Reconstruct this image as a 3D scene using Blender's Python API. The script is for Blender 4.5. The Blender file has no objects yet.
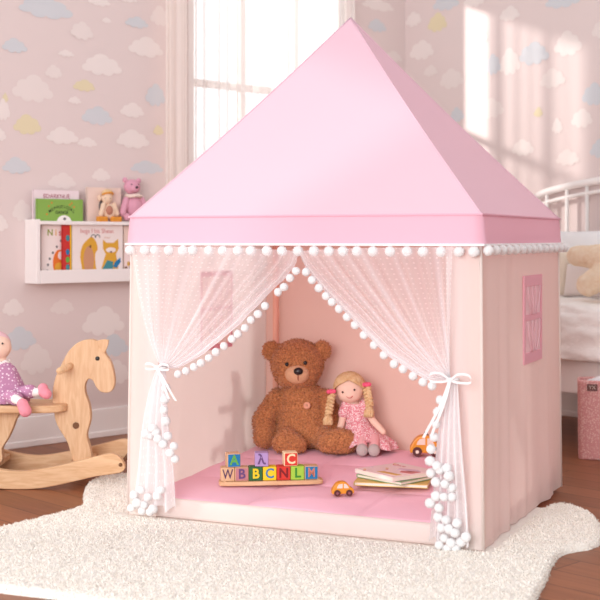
import bpy, bmesh, math, random
from mathutils import Vector, Matrix, noise
C = bpy.context.scene.collection
PI = math.pi
random.seed(7)

# ------------------------------------------------------------------ camera, sky, sun, added front fill, exposure
CAM = Vector((0, 0, 0.922)); F = 1260.0; HY = 238.0
cd = bpy.data.cameras.new('camera'); cam = bpy.data.objects.new('camera', cd); C.objects.link(cam)
cam.location = CAM; cam.rotation_euler = (PI / 2, 0, 0)
cd.sensor_width = 36; cd.lens = 36 * F / 600; cd.shift_y = -(300 - HY) / 600
cd.dof.use_dof = True; cd.dof.focus_distance = 4.15; cd.dof.aperture_fstop = 4.0
bpy.context.scene.camera = cam
w = bpy.data.worlds.new('sky'); bpy.context.scene.world = w; w.use_nodes = True
bg = w.node_tree.nodes['Background']; bg.inputs[0].default_value = (0.975, 0.985, 1.0, 1)
# bright hazy sky low down beyond the window wall, calmer overhead
_n = w.node_tree.nodes; _l = w.node_tree.links; _tc = _n.new('ShaderNodeTexCoord'); _sx = _n.new('ShaderNodeSeparateXYZ'); _l.new(_tc.outputs['Generated'], _sx.inputs[0])
_my = _n.new('ShaderNodeMapRange'); _my.inputs[1].default_value = 0.2; _my.inputs[2].default_value = 0.6; _l.new(_sx.outputs['Y'], _my.inputs[0])
_mz = _n.new('ShaderNodeMapRange'); _mz.inputs[1].default_value = 0.45; _mz.inputs[2].default_value = 0.25; _l.new(_sx.outputs['Z'], _mz.inputs[0])
_mm = _n.new('ShaderNodeMath'); _mm.operation = 'MULTIPLY'; _l.new(_my.outputs[0], _mm.inputs[0]); _l.new(_mz.outputs[0], _mm.inputs[1])
_ma = _n.new('ShaderNodeMath'); _ma.operation = 'MULTIPLY_ADD'; _ma.inputs[1].default_value = 0.95; _ma.inputs[2].default_value = 0.72; _l.new(_mm.outputs[0], _ma.inputs[0]); _l.new(_ma.outputs[0], bg.inputs[1])
SUN_DIR = Vector((1, 0.075, -0.262)).normalized()
sd = bpy.data.lights.new('sun', 'SUN'); sun = bpy.data.objects.new('sun', sd); C.objects.link(sun)
sun.rotation_euler = SUN_DIR.to_track_quat('-Z', 'Y').to_euler(); sd.energy = 5.0; sd.angle = math.radians(2.6); sd.color = (1.0, 0.95, 0.9)
ad = bpy.data.lights.new('front_fill', 'AREA'); area = bpy.data.objects.new('front_fill', ad); C.objects.link(area)
ad.shape = 'RECTANGLE'; ad.size = 2.6; ad.size_y = 2.2; ad.energy = 215; ad.color = (0.985, 0.985, 1.0)  # soft lamp added to light the tent front and inside
area.location = (-1.7, -0.9, 1.55)
area.rotation_euler = (Vector((0.1, 4.2, 0.5)) - Vector(area.location)).to_track_quat('-Z', 'Y').to_euler()
vs = bpy.context.scene.view_settings
bpy.context.scene.display_settings.display_device = 'sRGB'
vs.view_transform = 'Standard'; vs.look = 'None'; vs.exposure = 0.0; vs.gamma = 1.0; vs.use_curve_mapping = False

# ------------------------------------------------------------------ helpers
def lin(c):
    return tuple((x / 12.92 if x <= 0.04045 else ((x + 0.055) / 1.055) ** 2.4) for x in (v / 255 for v in c))
_mats = {}
def mat(name, rgb, rough=0.7, var=0.0, vscale=8.0, bump=0.0, bscale=60.0, rgb2=None, kind='noise', trans=0.0, sheen=0.0, metal=0.0, spec=0.3, thresh=None):
    if name in _mats: return _mats[name]
    m = bpy.data.materials.new(name); m.use_nodes = True; nt = m.node_tree; N = nt.nodes; L = nt.links
    b = N['Principled BSDF']; out = N['Material Output']
    c1 = lin(rgb) + (1,); b.inputs['Base Color'].default_value = c1; b.inputs['Roughness'].default_value = rough
    b.inputs['Metallic'].default_value = metal; b.inputs['Specular IOR Level'].default_value = spec
    if sheen: b.inputs['Sheen Weight'].default_value = sheen
    tc = N.new('ShaderNodeTexCoord')
    if rgb2 or var:
        c2 = (lin(rgb2) if rgb2 else tuple(x * (1 - var) for x in c1[:3])) + (1,)
        if kind == 'dots':
            t = N.new('ShaderNodeTexVoronoi'); t.inputs['Scale'].default_value = vscale; t.inputs['Randomness'].default_value = 0.75; fac = t.outputs['Distance']
        elif kind == 'wood':
            mp = N.new('ShaderNodeMapping'); mp.inputs['Scale'].default_value = (1.0, 1.0, 7.0) if thresh == 'x' else (7.0, 7.0, 1.0)
            if thresh == 'x': mp.inputs['Scale'].default_value = (1.0, 7.0, 7.0)
            L.new(tc.outputs['Object'], mp.inputs[0])
            t = N.new('ShaderNodeTexNoise'); t.inputs['Scale'].default_value = vscale; t.inputs['Detail'].default_value = 5; t.inputs['Distortion'].default_value = 1.2; fac = t.outputs['Fac']
            L.new(mp.outputs[0], t.inputs['Vector'])
        else:
            t = N.new('ShaderNodeTexNoise'); t.inputs['Scale'].default_value = vscale; t.inputs['Detail'].default_value = 4; fac = t.outputs['Fac']
        if kind != 'wood': L.new(tc.outputs['Object'], t.inputs['Vector'])
        r = N.new('ShaderNodeValToRGB'); L.new(fac, r.inputs[0])
        if kind == 'dots':
            r.color_ramp.elements[0].position = thresh or 0.28; r.color_ramp.elements[1].position = (thresh or 0.28) + 0.06
            r.color_ramp.elements[0].color = c2; r.color_ramp.elements[1].color = c1
        else:
            r.color_ramp.elements[0].position = 0.35; r.color_ramp.elements[1].position = 0.65
            r.color_ramp.elements[0].color = c1; r.color_ramp.elements[1].color = c2
        L.new(r.outputs[0], b.inputs['Base Color']); colout = r.outputs[0]
    else: colout = None
    if bump:
        t2 = N.new('ShaderNodeTexNoise'); t2.inputs['Scale'].default_value = bscale; t2.inputs['Detail'].default_value = 3
        L.new(tc.outputs['Object'], t2.inputs['Vector'])
        bp = N.new('ShaderNodeBump'); bp.inputs['Strength'].default_value = bump; bp.inputs['Distance'].default_value = 0.01
        L.new(t2.outputs['Fac'], bp.inputs['Height']); L.new(bp.outputs[0], b.inputs['Normal'])
    if trans:
        tr = N.new('ShaderNodeBsdfTranslucent'); tr.inputs[0].default_value = c1
        if colout: L.new(colout, tr.inputs[0])
        mx = N.new('ShaderNodeMixShader'); mx.inputs[0].default_value = trans
        L.new(b.outputs[0], mx.inputs[1]); L.new(tr.outputs[0], mx.inputs[2]); L.new(mx.outputs[0], out.inputs[0])
    _mats[name] = m; return m
def sheer_mat(name, rgb, base, gain, dots=0.0):
    m = bpy.data.materials.new(name); m.use_nodes = True; nt = m.node_tree; N = nt.nodes; L = nt.links
    N.remove(N['Principled BSDF']); out = N['Material Output']; c = lin(rgb) + (1,)
    d = N.new('ShaderNodeBsdfDiffuse'); d.inputs[0].default_value = c
    t = N.new('ShaderNodeBsdfTranslucent'); t.inputs[0].default_value = c
    mx = N.new('ShaderNodeMixShader'); mx.inputs[0].default_value = 0.5; L.new(d.outputs[0], mx.inputs[1]); L.new(t.outputs[0], mx.inputs[2])
    tp = N.new('ShaderNodeBsdfTransparent')
    at = N.new('ShaderNodeAttribute'); at.attribute_name = 'weave'
    ma = N.new('ShaderNodeMath'); ma.operation = 'MULTIPLY_ADD'; ma.inputs[1].default_value = gain; ma.inputs[2].default_value = base; ma.use_clamp = True
    L.new(at.outputs['Fac'], ma.inputs[0]); fac = ma.outputs[0]
    if dots:
        uv = N.new('ShaderNodeUVMap')
        vo = N.new('ShaderNodeTexVoronoi'); vo.inputs['Scale'].default_value = dots; vo.inputs['Randomness'].default_value = 0.15; L.new(uv.outputs[0], vo.inputs['Vector'])
        lt = N.new('ShaderNodeMath'); lt.operation = 'LESS_THAN'; lt.inputs[1].default_value = 0.17; L.new(vo.outputs['Distance'], lt.inputs[0])
        m2 = N.new('ShaderNodeMath'); m2.operation = 'MULTIPLY_ADD'; m2.inputs[1].default_value = 0.15; m2.use_clamp = True
        L.new(lt.outputs[0], m2.inputs[0]); L.new(fac, m2.inputs[2]); fac = m2.outputs[0]
    m3 = N.new('ShaderNodeMixShader'); L.new(fac, m3.inputs[0]); L.new(tp.outputs[0], m3.inputs[1]); L.new(mx.outputs[0], m3.inputs[2]); L.new(m3.outputs[0], out.inputs[0])
    return m

def ray(px, py): return Vector(((px - 300) / F, 1, -(py - HY) / F))
def at_y(px, py, Y): return CAM + ray(px, py) * Y
def at_z(px, py, z=0.0): d = ray(px, py); return CAM + d * ((z - CAM.z) / d.z)
def at_plane(px, py, P, n): d = ray(px, py); return CAM + d * ((P - CAM).dot(n) / d.dot(n))

def link(name, bm, m, parent=None, smooth=False):
    me = bpy.data.meshes.new(name); bm.normal_update(); bm.to_mesh(me); bm.free()
    for x in (m if isinstance(m, (list, tuple)) else [m]): me.materials.append(x)
    if smooth: me.polygons.foreach_set('use_smooth', [True] * len(me.polygons))
    o = bpy.data.objects.new(name, me); C.objects.link(o)
    if parent: o.parent = parent
    return o
def tag(o, label=None, cat=None, group=None, kind=None):
    if label: o['label'] = label
    if cat: o['category'] = cat
    if group: o['group'] = group
    if kind: o['kind'] = kind
    return o
def thing(name, label, cat, loc, rz=0, group=None):
    o = bpy.data.objects.new(name, None); C.objects.link(o); o.empty_display_size = 0.05
    o.location = loc; o.rotation_euler = (0, 0, rz)
    return tag(o, label, cat, group)
def bake(o, smooth=True):
    dg = bpy.context.evaluated_depsgraph_get()
    me = bpy.data.meshes.new_from_object(o.evaluated_get(dg)); o.modifiers.clear(); o.data = me
    if smooth: me.polygons.foreach_set('use_smooth', [True] * len(me.polygons))
    return o
def box(bm, c, s, bev=0.0, seg=2, M=None, mi=0):
    T = Matrix.Translation(c) @ (M.to_4x4() if M else Matrix()) @ Matrix.Diagonal((s[0], s[1], s[2], 1))
    g = bmesh.ops.create_cube(bm, size=1, matrix=T); vs_ = g['verts']
    fs = set(f for v in vs_ for f in v.link_faces)
    for f in fs: f.material_index = mi
    if bev:
        es = list(set(e for v in vs_ for e in v.link_edges))
        r = bmesh.ops.bevel(bm, geom=es, offset=bev, segments=seg, affect='EDGES', profile=0.5)
        for f in r['faces']: f.material_index = mi
    return bm
def boxb(*a, **k): return box(bmesh.new(), *a, **k)
def ell(bm, c, r, M=None, sub=3, mi=0):
    if not hasattr(r, '__len__'): r = (r, r, r)
    T = Matrix.Translation(c) @ (M.to_4x4() if M else Matrix()) @ Matrix.Diagonal((r[0], r[1], r[2], 1))
    g = bmesh.ops.create_icosphere(bm, subdivisions=sub, radius=1, matrix=T)
    for v in g['verts']:
        for f in v.link_faces: f.material_index = mi
    return bm
def ellb(*a, **k): return ell(bmesh.new(), *a, **k)
def rot(ax, deg): return Matrix.Rotation(math.radians(deg), 3, ax)
def tube(bm, pts, r, n=8, cap=True, mi=0):
    pts = [Vector(p) for p in pts]; rings = []
    rr = r if hasattr(r, '__len__') else [r] * len(pts)
    up = Vector((0, 0, 1))
    for i, p in enumerate(pts):
        t = (pts[min(i + 1, len(pts) - 1)] - pts[max(i - 1, 0)]).normalized()
        a = t.cross(up)
        if a.length < 0.05: a = t.cross(Vector((0, 1, 0)))
        a.normalize(); b = t.cross(a).normalized(); up = -b if i else up
        if i: up = (a.cross(t)).normalized()
        rings.append([bm.verts.new(p + (a * math.cos(2 * PI * k / n) + b * math.sin(2 * PI * k / n)) * rr[i]) for k in range(n)])
    for i in range(len(rings) - 1):
        for k in range(n):
            f = bm.faces.new((rings[i][k], rings[i][(k + 1) % n], rings[i + 1][(k + 1) % n], rings[i + 1][k])); f.material_index = mi
    if cap:
        for rg in (rings[0], rings[-1]):
            f = bm.faces.new(rg); f.material_index = mi
    bmesh.ops.recalc_face_normals(bm, faces=bm.faces)
    return bm
def tubeb(*a, **k): return tube(bmesh.new(), *a, **k)
def prism(bm, pts, y0, y1, bev=0.0, holes=(), mi=0):
    """outline of (x, z) points extruded along y"""
    vs_ = [bm.verts.new((p[0], y0, p[1])) for p in pts]
    f = bm.faces.new(vs_); f.material_index = mi
    r = bmesh.ops.extrude_face_region(bm, geom=[f]); nv = [g for g in r['geom'] if isinstance(g, bmesh.types.BMVert)]
    for v in nv: v.co.y = y1
    for v in nv:
        for q in v.link_faces: q.material_index = mi
    bmesh.ops.recalc_face_normals(bm, faces=bm.faces)
    if bev:
        es = [e for e in bm.edges if len(e.link_faces) == 2 and any(len(q.verts) > 4 for q in e.link_faces) and abs(e.verts[0].co.y - e.verts[1].co.y) < 1e-6]
        bmesh.ops.bevel(bm, geom=es, offset=bev, segments=3, affect='EDGES', profile=0.5)
    return bm
def prismb(*a, **k): return prism(bmesh.new(), *a, **k)
def smooth_loop(pts, n=4):
    """closed Catmull-Rom"""
    out = []; k = len(pts)
    for i in range(k):
        p0, p1, p2, p3 = (Vector(pts[(i + j - 1) % k]) for j in range(4))
        for s in range(n):
            t = s / n
            out.append(0.5 * ((2 * p1) + (-p0 + p2) * t + (2 * p0 - 5 * p1 + 4 * p2 - p3) * t * t + (-p0 + 3 * p1 - 3 * p2 + p3) * t ** 3))
    return out
def spline(pts, n=6):
    pts = [Vector(p) for p in pts]; out = []
    for i in range(len(pts) - 1):
        p0 = pts[max(i - 1, 0)]; p1 = pts[i]; p2 = pts[i + 1]; p3 = pts[min(i + 2, len(pts) - 1)]
        for s in range(n):
            t = s / n
            out.append(0.5 * ((2 * p1) + (-p0 + p2) * t + (2 * p0 - 5 * p1 + 4 * p2 - p3) * t * t + (-p0 + 3 * p1 - 3 * p2 + p3) * t ** 3))
    out.append(pts[-1]); return out
def sample(pts, n):
    """n points evenly spaced by length along a polyline"""
    ls = [0]
    for a, b in zip(pts, pts[1:]): ls.append(ls[-1] + (b - a).length)
    out = []; j = 0
    for i in range(n):
        d = ls[-1] * i / (n - 1)
        while j < len(pts) - 2 and ls[j + 1] < d: j += 1
        t = (d - ls[j]) / max(1e-9, ls[j + 1] - ls[j]); out.append(pts[j].lerp(pts[j + 1], t))
    return out
def sheet(fn, nu, nv, bm=None, mi=0):
    bm = bm or bmesh.new(); g = [[bm.verts.new(fn(i / nu, j / nv)) for j in range(nv + 1)] for i in range(nu + 1)]
    for i in range(nu):
        for j in range(nv):
            f = bm.faces.new((g[i][j], g[i + 1][j], g[i + 1][j + 1], g[i][j + 1])); f.material_index = mi
    return bm
def remesh(name, bm, m, parent, vox=0.005, sm=6, fuzz=0.0, ffreq=90, smooth=True):
    o = link(name, bm, m, parent)
    r = o.modifiers.new('r', 'REMESH'); r.mode = 'VOXEL'; r.voxel_size = vox
    s = o.modifiers.new('s', 'SMOOTH'); s.iterations = sm; s.factor = 0.5
    bake(o, smooth)
    if fuzz:
        off = Vector((random.random() * 9, 3, 1))
        for v in o.data.vertices:
            n = noise.noise(v.co * ffreq + off) + 0.6 * noise.noise(v.co * ffreq * 2.1)
            v.co += v.normal * n * fuzz
        o.data.update()
    return o
def cushion(w_, h_, t, nu=20, nv=20, puff=0.0, p=3.0):
    bm = bmesh.new()
    def f(sgn):
        def g(u, v):
            a, b = 2 * u - 1, 2 * v - 1
            k = max(0, 1 - abs(a) ** p) * max(0, 1 - abs(b) ** p)
            x = a * w_ / 2 * (1 - 0.06 * (1 - abs(b) ** 2) * 0 - 0.05 * abs(a) * (1 - b * b)); z = b * h_ / 2 * (1 - 0.05 * abs(b) * (1 - a * a))
            y = sgn * t / 2 * k ** 0.45
            if puff: y += sgn * puff * noise.noise(Vector((x * 9, z * 9, sgn)))
            return (x, y, z)
        return g
    sheet(f(1), nu, nv, bm); sheet(f(-1), nu, nv, bm)
    bmesh.ops.remove_doubles(bm, verts=bm.verts, dist=0.0005); bmesh.ops.recalc_face_normals(bm, faces=bm.faces)
    return bm
def xform(bm, M): bmesh.ops.transform(bm, matrix=M.to_4x4(), verts=bm.verts); return bm
def text(name, body, size, m, parent, loc, rot_=(PI / 2, 0, 0), ext=0.0004, sx=1.0, bold=0.0):
    cu = bpy.data.curves.new(name, 'FONT'); cu.body = body; cu.size = size; cu.extrude = ext; cu.align_x = 'CENTER'; cu.align_y = 'CENTER'; cu.offset = bold; cu.resolution_u = 3
    t = bpy.data.objects.new(name, cu); C.objects.link(t)
    me = bpy.data.meshes.new_from_object(t.evaluated_get(bpy.context.evaluated_depsgraph_get()))
    bpy.data.objects.remove(t); me.materials.clear(); me.materials.append(m)
    o = bpy.data.objects.new(name, me); C.objects.link(o); o.parent = parent; o.location = loc; o.rotation_euler = rot_; o.scale = (sx, 1, 1)
    return o
def copy_tree(o, parent=None):
    c = o.copy(); C.objects.link(c)
    if parent: c.parent = parent
    for ch in [x for x in bpy.data.objects if x.parent == o]: copy_tree(ch, c)
    return c

# ------------------------------------------------------------------ materials
WALL = mat('wallpaper_pink', (228, 211, 208), 0.9)
CLW = mat('cloud_white', (238, 226, 222), 0.9); CLB = mat('cloud_blue', (212, 213, 217), 0.9)
CLY = mat('cloud_yellow', (230, 216, 182), 0.9); CLP = mat('cloud_pale', (234, 221, 217), 0.9)
TRIM = mat('white_paint', (250, 243, 240), 0.5)
SHELFW = mat('shelf_white', (246, 238, 236), 0.5)
ROOF = mat('roof_pink', (247, 211, 224), 0.75, trans=0.25, bump=0.03, bscale=9)
VAL = mat('valance_pink', (247, 194, 211), 0.75, trans=0.2)
CREAM = mat('tent_cream', (255, 246, 241), 0.8, trans=0.5, bump=0.03, bscale=12)
PEACH = mat('tent_side_peach', (246, 226, 218), 0.8, trans=0.35)
BACKP = mat('tent_back_pink', (250, 212, 198), 0.8, trans=0.3)
WINP = mat('tent_window_pink', (255, 192, 206), 0.7, trans=0.2)
WINL = mat('tent_window_voile', (255, 222, 229), 0.7, trans=0.3)
POLE = mat('pole_coral', (246, 184, 160), 0.6)
POM = mat('pompom_white', (255, 253, 253), 0.95, bump=0.25, bscale=420, trans=0.25)
TRIMW = mat('trim_white', (250, 244, 244), 0.9)
RIB = mat('ribbon_white', (252, 247, 247), 0.6, trans=0.2)
MATP = mat('mat_pink', (254, 203, 219), 0.8, bump=0.06, bscale=40)
WOOD = mat('light_wood', (230, 192, 154), 0.55, kind='wood', vscale=9, rgb2=(216, 172, 132))
WOODX = mat('light_wood_long', (230, 190, 150), 0.55, kind='wood', vscale=9, rgb2=(214, 168, 126), thresh='x')
FUR = mat('brown_plush', (214, 144, 94), 0.95, rgb2=(170, 104, 62), vscale=170, bump=0.5, bscale=200, sheen=0.25)
MUZ = mat('muzzle_tan', (226, 176, 138), 0.95, bump=0.5, bscale=260)
BLK = mat('black_plastic', (28, 20, 20), 0.3, spec=0.5)
SKIN = mat('cloth_skin', (246, 208, 188), 0.85)
HAIR = mat('blonde_yarn', (238, 206, 160), 0.85, rgb2=(220, 178, 128), vscale=60, bump=0.6, bscale=150)
DRESS = mat('floral_dress', (226, 140, 150), 0.85, rgb2=(250, 226, 226), kind='dots', vscale=190, thresh=0.42)
PURP = mat('dotted_purple_dress', (190, 134, 168), 0.85, rgb2=(244, 222, 234), kind='dots', vscale=85, thresh=0.27)
GREYF = mat('grey_felt', (190, 176, 172), 0.9, bump=0.3, bscale=200); SOCK = mat('pink_sock', (240, 180, 182), 0.9)
HOTP = mat('hot_pink', (240, 96, 130), 0.7); SHOEP = mat('pink_shoe', (238, 150, 165), 0.9, bump=0.3, bscale=150); WHT = mat('white_cloth', (248, 240, 238), 0.9)
ORANGE = mat('orange_lacquer', (232, 150, 40), 0.35, spec=0.5); DKPUR = mat('dark_wheel', (92, 48, 48), 0.5); GLASS = mat('car_window', (238, 214, 200), 0.4)

# ------------------------------------------------------------------ room shell
T1 = Vector((0.718, 0.696, 0)).normalized(); N1 = Vector((T1.y, -T1.x, 0)); A1 = math.atan2(T1.y, T1.x)
P1 = at_z(68, 441); P1.z = 0
CORN = at_plane(405, 300, P1, N1); CORN.z = 0
T2 = Vector((T1.y, -T1.x, 0)); N2 = -T1; A2 = math.atan2(T2.y, T2.x)
LC = (CORN - P1).dot(T1)
def w1(px, py, d=0.0):            # (along the back wall from P1, height)
    p = at_plane(px, py, P1 + N1 * d, N1); return (p - P1).dot(T1), p.z
def w2(px, py, d=0.0):            # (along the right wall from the corner, height)
    p = at_plane(px, py, CORN + N2 * d, N2); return (p - CORN).dot(T2), p.z
H = 3.2
def cloud(bm, cx, cz, w_, h_, d, mi, rnd):
    L = [(-0.37, -0.1, 0.14), (-0.22, 0.08, 0.18), (0.03, 0.2, 0.21), (0.24, 0.07, 0.17), (0.38, -0.11, 0.13), (-0.14, -0.2, 0.15), (0.13, -0.21, 0.15), (0, -0.05, 0.2)]
    L = [(x, z, r * rnd.uniform(0.92, 1.1)) for x, z, r in L]
    fl = rnd.choice((1, -1)); pts = []
    for i in range(96):
        a = 2 * PI * i / 96; dx, dz = math.cos(a), math.sin(a); best = 0.05
        for (x, z, r) in L:
            x *= fl; b = dx * x + dz * z; q = b * b - (x * x + z * z - r * r)
            if q > 0: best = max(best, b + math.sqrt(q))
        pts.append((dx * best * w_ / 1.02, dz * best * h_ / 0.78))
    f = bm.faces.new([bm.verts.new((cx + p[0], d, cz + p[1])) for p in pts]); f.material_index = mi
    f.normal_update()
    if f.normal.y > 0: f.normal_flip()
def clouds(bm, lst, fw, rnd, d=-0.0012):
    for k, (x0, y0, x1, y1, c) in enumerate(lst):
        a = fw(x0, y0); b = fw(x1, y1)
        cloud(bm, (a[0] + b[0]) / 2, (a[1] + b[1]) / 2, abs(b[0] - a[0]) * 1.0, abs(a[1] - b[1]), d - 0.0003 * (k % 5), c, rnd)
W0, WT = w1(188, 100)[0], w1(346, 100)[0]; WZ0, WZ1 = 0.62, 2.47
V0, V1, VZ0, VZ1 = -3.05, -1.25, 0.45, 2.35  # opening for the added, unseen window
bm = bmesh.new(); TL = -4.8
def wseg(x0, x1, z0, z1): box(bm, ((x0 + x1) / 2, 0.06, (z0 + z1) / 2), (x1 - x0, 0.12, z1 - z0))
wseg(TL, V0, 0, H); wseg(V0, V1, 0, VZ0); wseg(V0, V1, VZ1, H); wseg(V1, W0, 0, H); wseg(WT, LC + 0.12, 0, H); wseg(W0, WT, 0, WZ0); wseg(W0, WT, WZ1, H)
R = random.Random(3)
cl = [(82, 52, 122, 79, 1), (128, 35, 163, 60, 1), (120, 102, 144, 119, 1), (116, 129, 149, 150, 1), (46, 126, 78, 146, 1), (77, 137, 97, 148, 1), (88, -6, 110, 8, 1), (117, -8, 137, 4, 1), (58, 49, 74, 58, 1), (68, 96, 81, 105, 1), (92, 168, 110, 182, 1), (102, 17, 111, 24, 1), (45, 64, 62, 80, 4),
      (18, -8, 72, 23, 2), (2, 37, 27, 55, 2), (12, 73, 53, 105, 4), (82, 105, 112, 127, 2), (145, 83, 165, 108, 2), (125, 15, 148, 30, 2), (2, 157, 30, 175, 2), (130, 160, 163, 175, 2), (13, 114, 41, 136, 3), (73, 79, 95, 93, 3), (153, 125, 163, 136, 3), (70, 20, 93, 42, 4), (2, 93, 8, 103, 3),
      (12, 200, 32, 222, 4), (48, 172, 76, 190, 4), (-4, 98, 10, 122, 1), (-6, 128, 6, 142, 1), (150, 5, 170, 28, 4), (4, 328, 36, 350, 2), (20, 346, 52, 374, 4), (82, 308, 124, 336, 1), (-10, 215, 8, 232, 1), (96, 336, 128, 356, 2), (2, 300, 24, 316, 1), (50, 300, 74, 314, 4), (104, 362, 130, 384, 1), (8, 384, 30, 402, 4),
      (362, -4, 394, 14, 1), (368, 18, 386, 34, 2), (384, 50, 402, 64, 4), (-40, 40, -14, 60, 1), (-44, 120, -18, 140, 2), (-40, 260, -14, 280, 1)]
clouds(bm, cl, w1, R)
o = link('wall_back', bm, [WALL, CLW, CLB, CLY, CLP]); o.location = P1; o.rotation_euler.z = A1; tag(o, kind='structure')
bm = bmesh.new(); box(bm, (2.4, 0.06, H / 2), (4.8, 0.12, H))
R = random.Random(5)
cl = [(428, 15, 447, 31, 3), (410, 42, 434, 59, 1), (433, -4, 459, 9, 2), (519, 44, 549, 64, 2), (486, 55, 501, 75, 2), (499, 50, 521, 75, 1), (554, 33, 582, 55, 1), (571, 110, 593, 128, 1), (552, 119, 563, 134, 1), (534, 108, 543, 117, 3), (582, 84, 606, 105, 2), (545, -6, 580, 6, 2), (406, 13, 422, 26, 1), (440, 70, 464, 88, 4), (424, 66, 438, 76, 4), (450, 108, 464, 122, 2), (480, 100, 504, 118, 4), (512, 140, 534, 156, 1), (500, 8, 520, 20, 1), (470, 30, 488, 44, 4), (590, 140, 612, 158, 2), (592, 20, 616, 38, 4), (464, -6, 484, 6, 1), (540, 70, 566, 88, 4), (556, 150, 580, 166, 4)]
clouds(bm, cl, w2, R)
o = link('wall_right', bm, [WALL, CLW, CLB, CLY, CLP]); o.location = CORN; o.rotation_euler.z = A2; tag(o, kind='structure')

def floor_mat():
    m = bpy.data.materials.new('oak_planks'); m.use_nodes = True; nt = m.node_tree; N = nt.nodes; L = nt.links; b = N['Principled BSDF']
    tc = N.new('ShaderNodeTexCoord'); br = N.new('ShaderNodeTexBrick'); L.new(tc.outputs['Object'], br.inputs['Vector'])
    br.inputs['Color1'].default_value = lin((160, 100, 68)) + (1,); br.inputs['Color2'].default_value = lin((142, 86, 56)) + (1,); br.inputs['Mortar'].default_value = lin((90, 52, 34)) + (1,)
    br.inputs['Scale'].default_value = 1; br.inputs['Brick Width'].default_value = 1.3; br.inputs['Row Height'].default_value = 0.13; br.inputs['Mortar Size'].default_value = 0.0022; br.offset = 0.37
    mp = N.new('ShaderNodeMapping'); mp.inputs['Scale'].default_value = (1.2, 14, 1); L.new(tc.outputs['Object'], mp.inputs[0])
    no = N.new('ShaderNodeTexNoise'); no.inputs['Scale'].default_value = 3; no.inputs['Detail'].default_value = 6; no.inputs['Distortion'].default_value = 0.6; L.new(mp.outputs[0], no.inputs['Vector'])
    mx = N.new('ShaderNodeMix'); mx.data_type = 'RGBA'; mx.blend_type = 'MULTIPLY'; mx.inputs[0].default_value = 0.5
    rp = N.new('ShaderNodeValToRGB'); rp.color_ramp.elements[0].color = (0.62, 0.55, 0.5, 1); rp.color_ramp.elements[0].position = 0.3; rp.color_ramp.elements[1].color = (1.1, 1.08, 1.05, 1); rp.color_ramp.elements[1].position = 0.7
    L.new(no.outputs['Fac'], rp.inputs[0]); L.new(br.outputs['Color'], mx.inputs[6]); L.new(rp.outputs[0], mx.inputs[7]); L.new(mx.outputs[2], b.inputs['Base Color'])
    b.inputs['Roughness'].default_value = 0.42; b.inputs['Specular IOR Level'].default_value = 0.35
    return m
o = link('floor', boxb((0.4, -3.0, -0.05), (9, 9.0, 0.1)), floor_mat()); o.location = CORN; o.rotation_euler.z = A2; tag(o, kind='structure')
o.location = CORN + T2 * 2 + N2 * 0; 
def baseb(name, x0, x1, loc, rz):
    b_ = bmesh.new(); box(b_, ((x0 + x1) / 2, -0.008, 0.066), (x1 - x0, 0.016, 0.132), 0.004); box(b_, ((x0 + x1) / 2, -0.011, 0.014), (x1 - x0, 0.022, 0.028), 0.004)
    o = link(name, b_, TRIM); o.location = loc; o.rotation_euler.z = rz; tag(o, kind='structure')
baseb('baseboard_back', TL, LC, P1, A1); baseb('baseboard_right', 0.03, 4.7, CORN, A2)

# window in the back wall
def winframe():
    b_ = bmesh.new(); xc = (W0 + WT) / 2; zc = (WZ0 + WZ1) / 2; ww = WT - W0; hh = WZ1 - WZ0
    for x in (W0 + 0.025, WT - 0.025): box(b_, (x, 0.04, zc), (0.05, 0.06, hh), 0.004)
    for z in (WZ0 + 0.025, WZ1 - 0.025): box(b_, (xc, 0.04, z), (ww - 0.1, 0.06, 0.05), 0.004)
    for x in (W0 + ww * 0.34, W0 + ww * 0.68): box(b_, (x, 0.04, zc), (0.035, 0.04, hh - 0.1), 0.003)
    zm = w1(228, 85)[1]
    for z in (zm, zm - 0.5): box(b_, (xc, 0.041, z), (ww - 0.1, 0.036, 0.035), 0.003)
    return b_
wf = link('window_1', winframe(), TRIM); wf.location = P1; wf.rotation_euler.z = A1; tag(wf, kind='structure')
gm = bpy.data.materials.new('pane_glass'); gm.use_nodes = True; nt = gm.node_tree
nt.nodes.remove(nt.nodes['Principled BSDF']); gt = nt.nodes.new('ShaderNodeBsdfTransparent'); gg = nt.nodes.new('ShaderNodeBsdfGlossy'); gg.inputs['Roughness'].default_value = 0.02; gx = nt.nodes.new('ShaderNodeMixShader'); gx.inputs[0].default_value = 0.06
nt.links.new(gt.outputs[0], gx.inputs[1]); nt.links.new(gg.outputs[0], gx.inputs[2]); nt.links.new(gx.outputs[0], nt.nodes['Material Output'].inputs[0])
link('window_pane', boxb(((W0 + WT) / 2, 0.045, (WZ0 + WZ1) / 2), (WT - W0 - 0.1, 0.004, WZ1 - WZ0 - 0.1)), gm, wf)['kind'] = 'structure'

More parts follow.
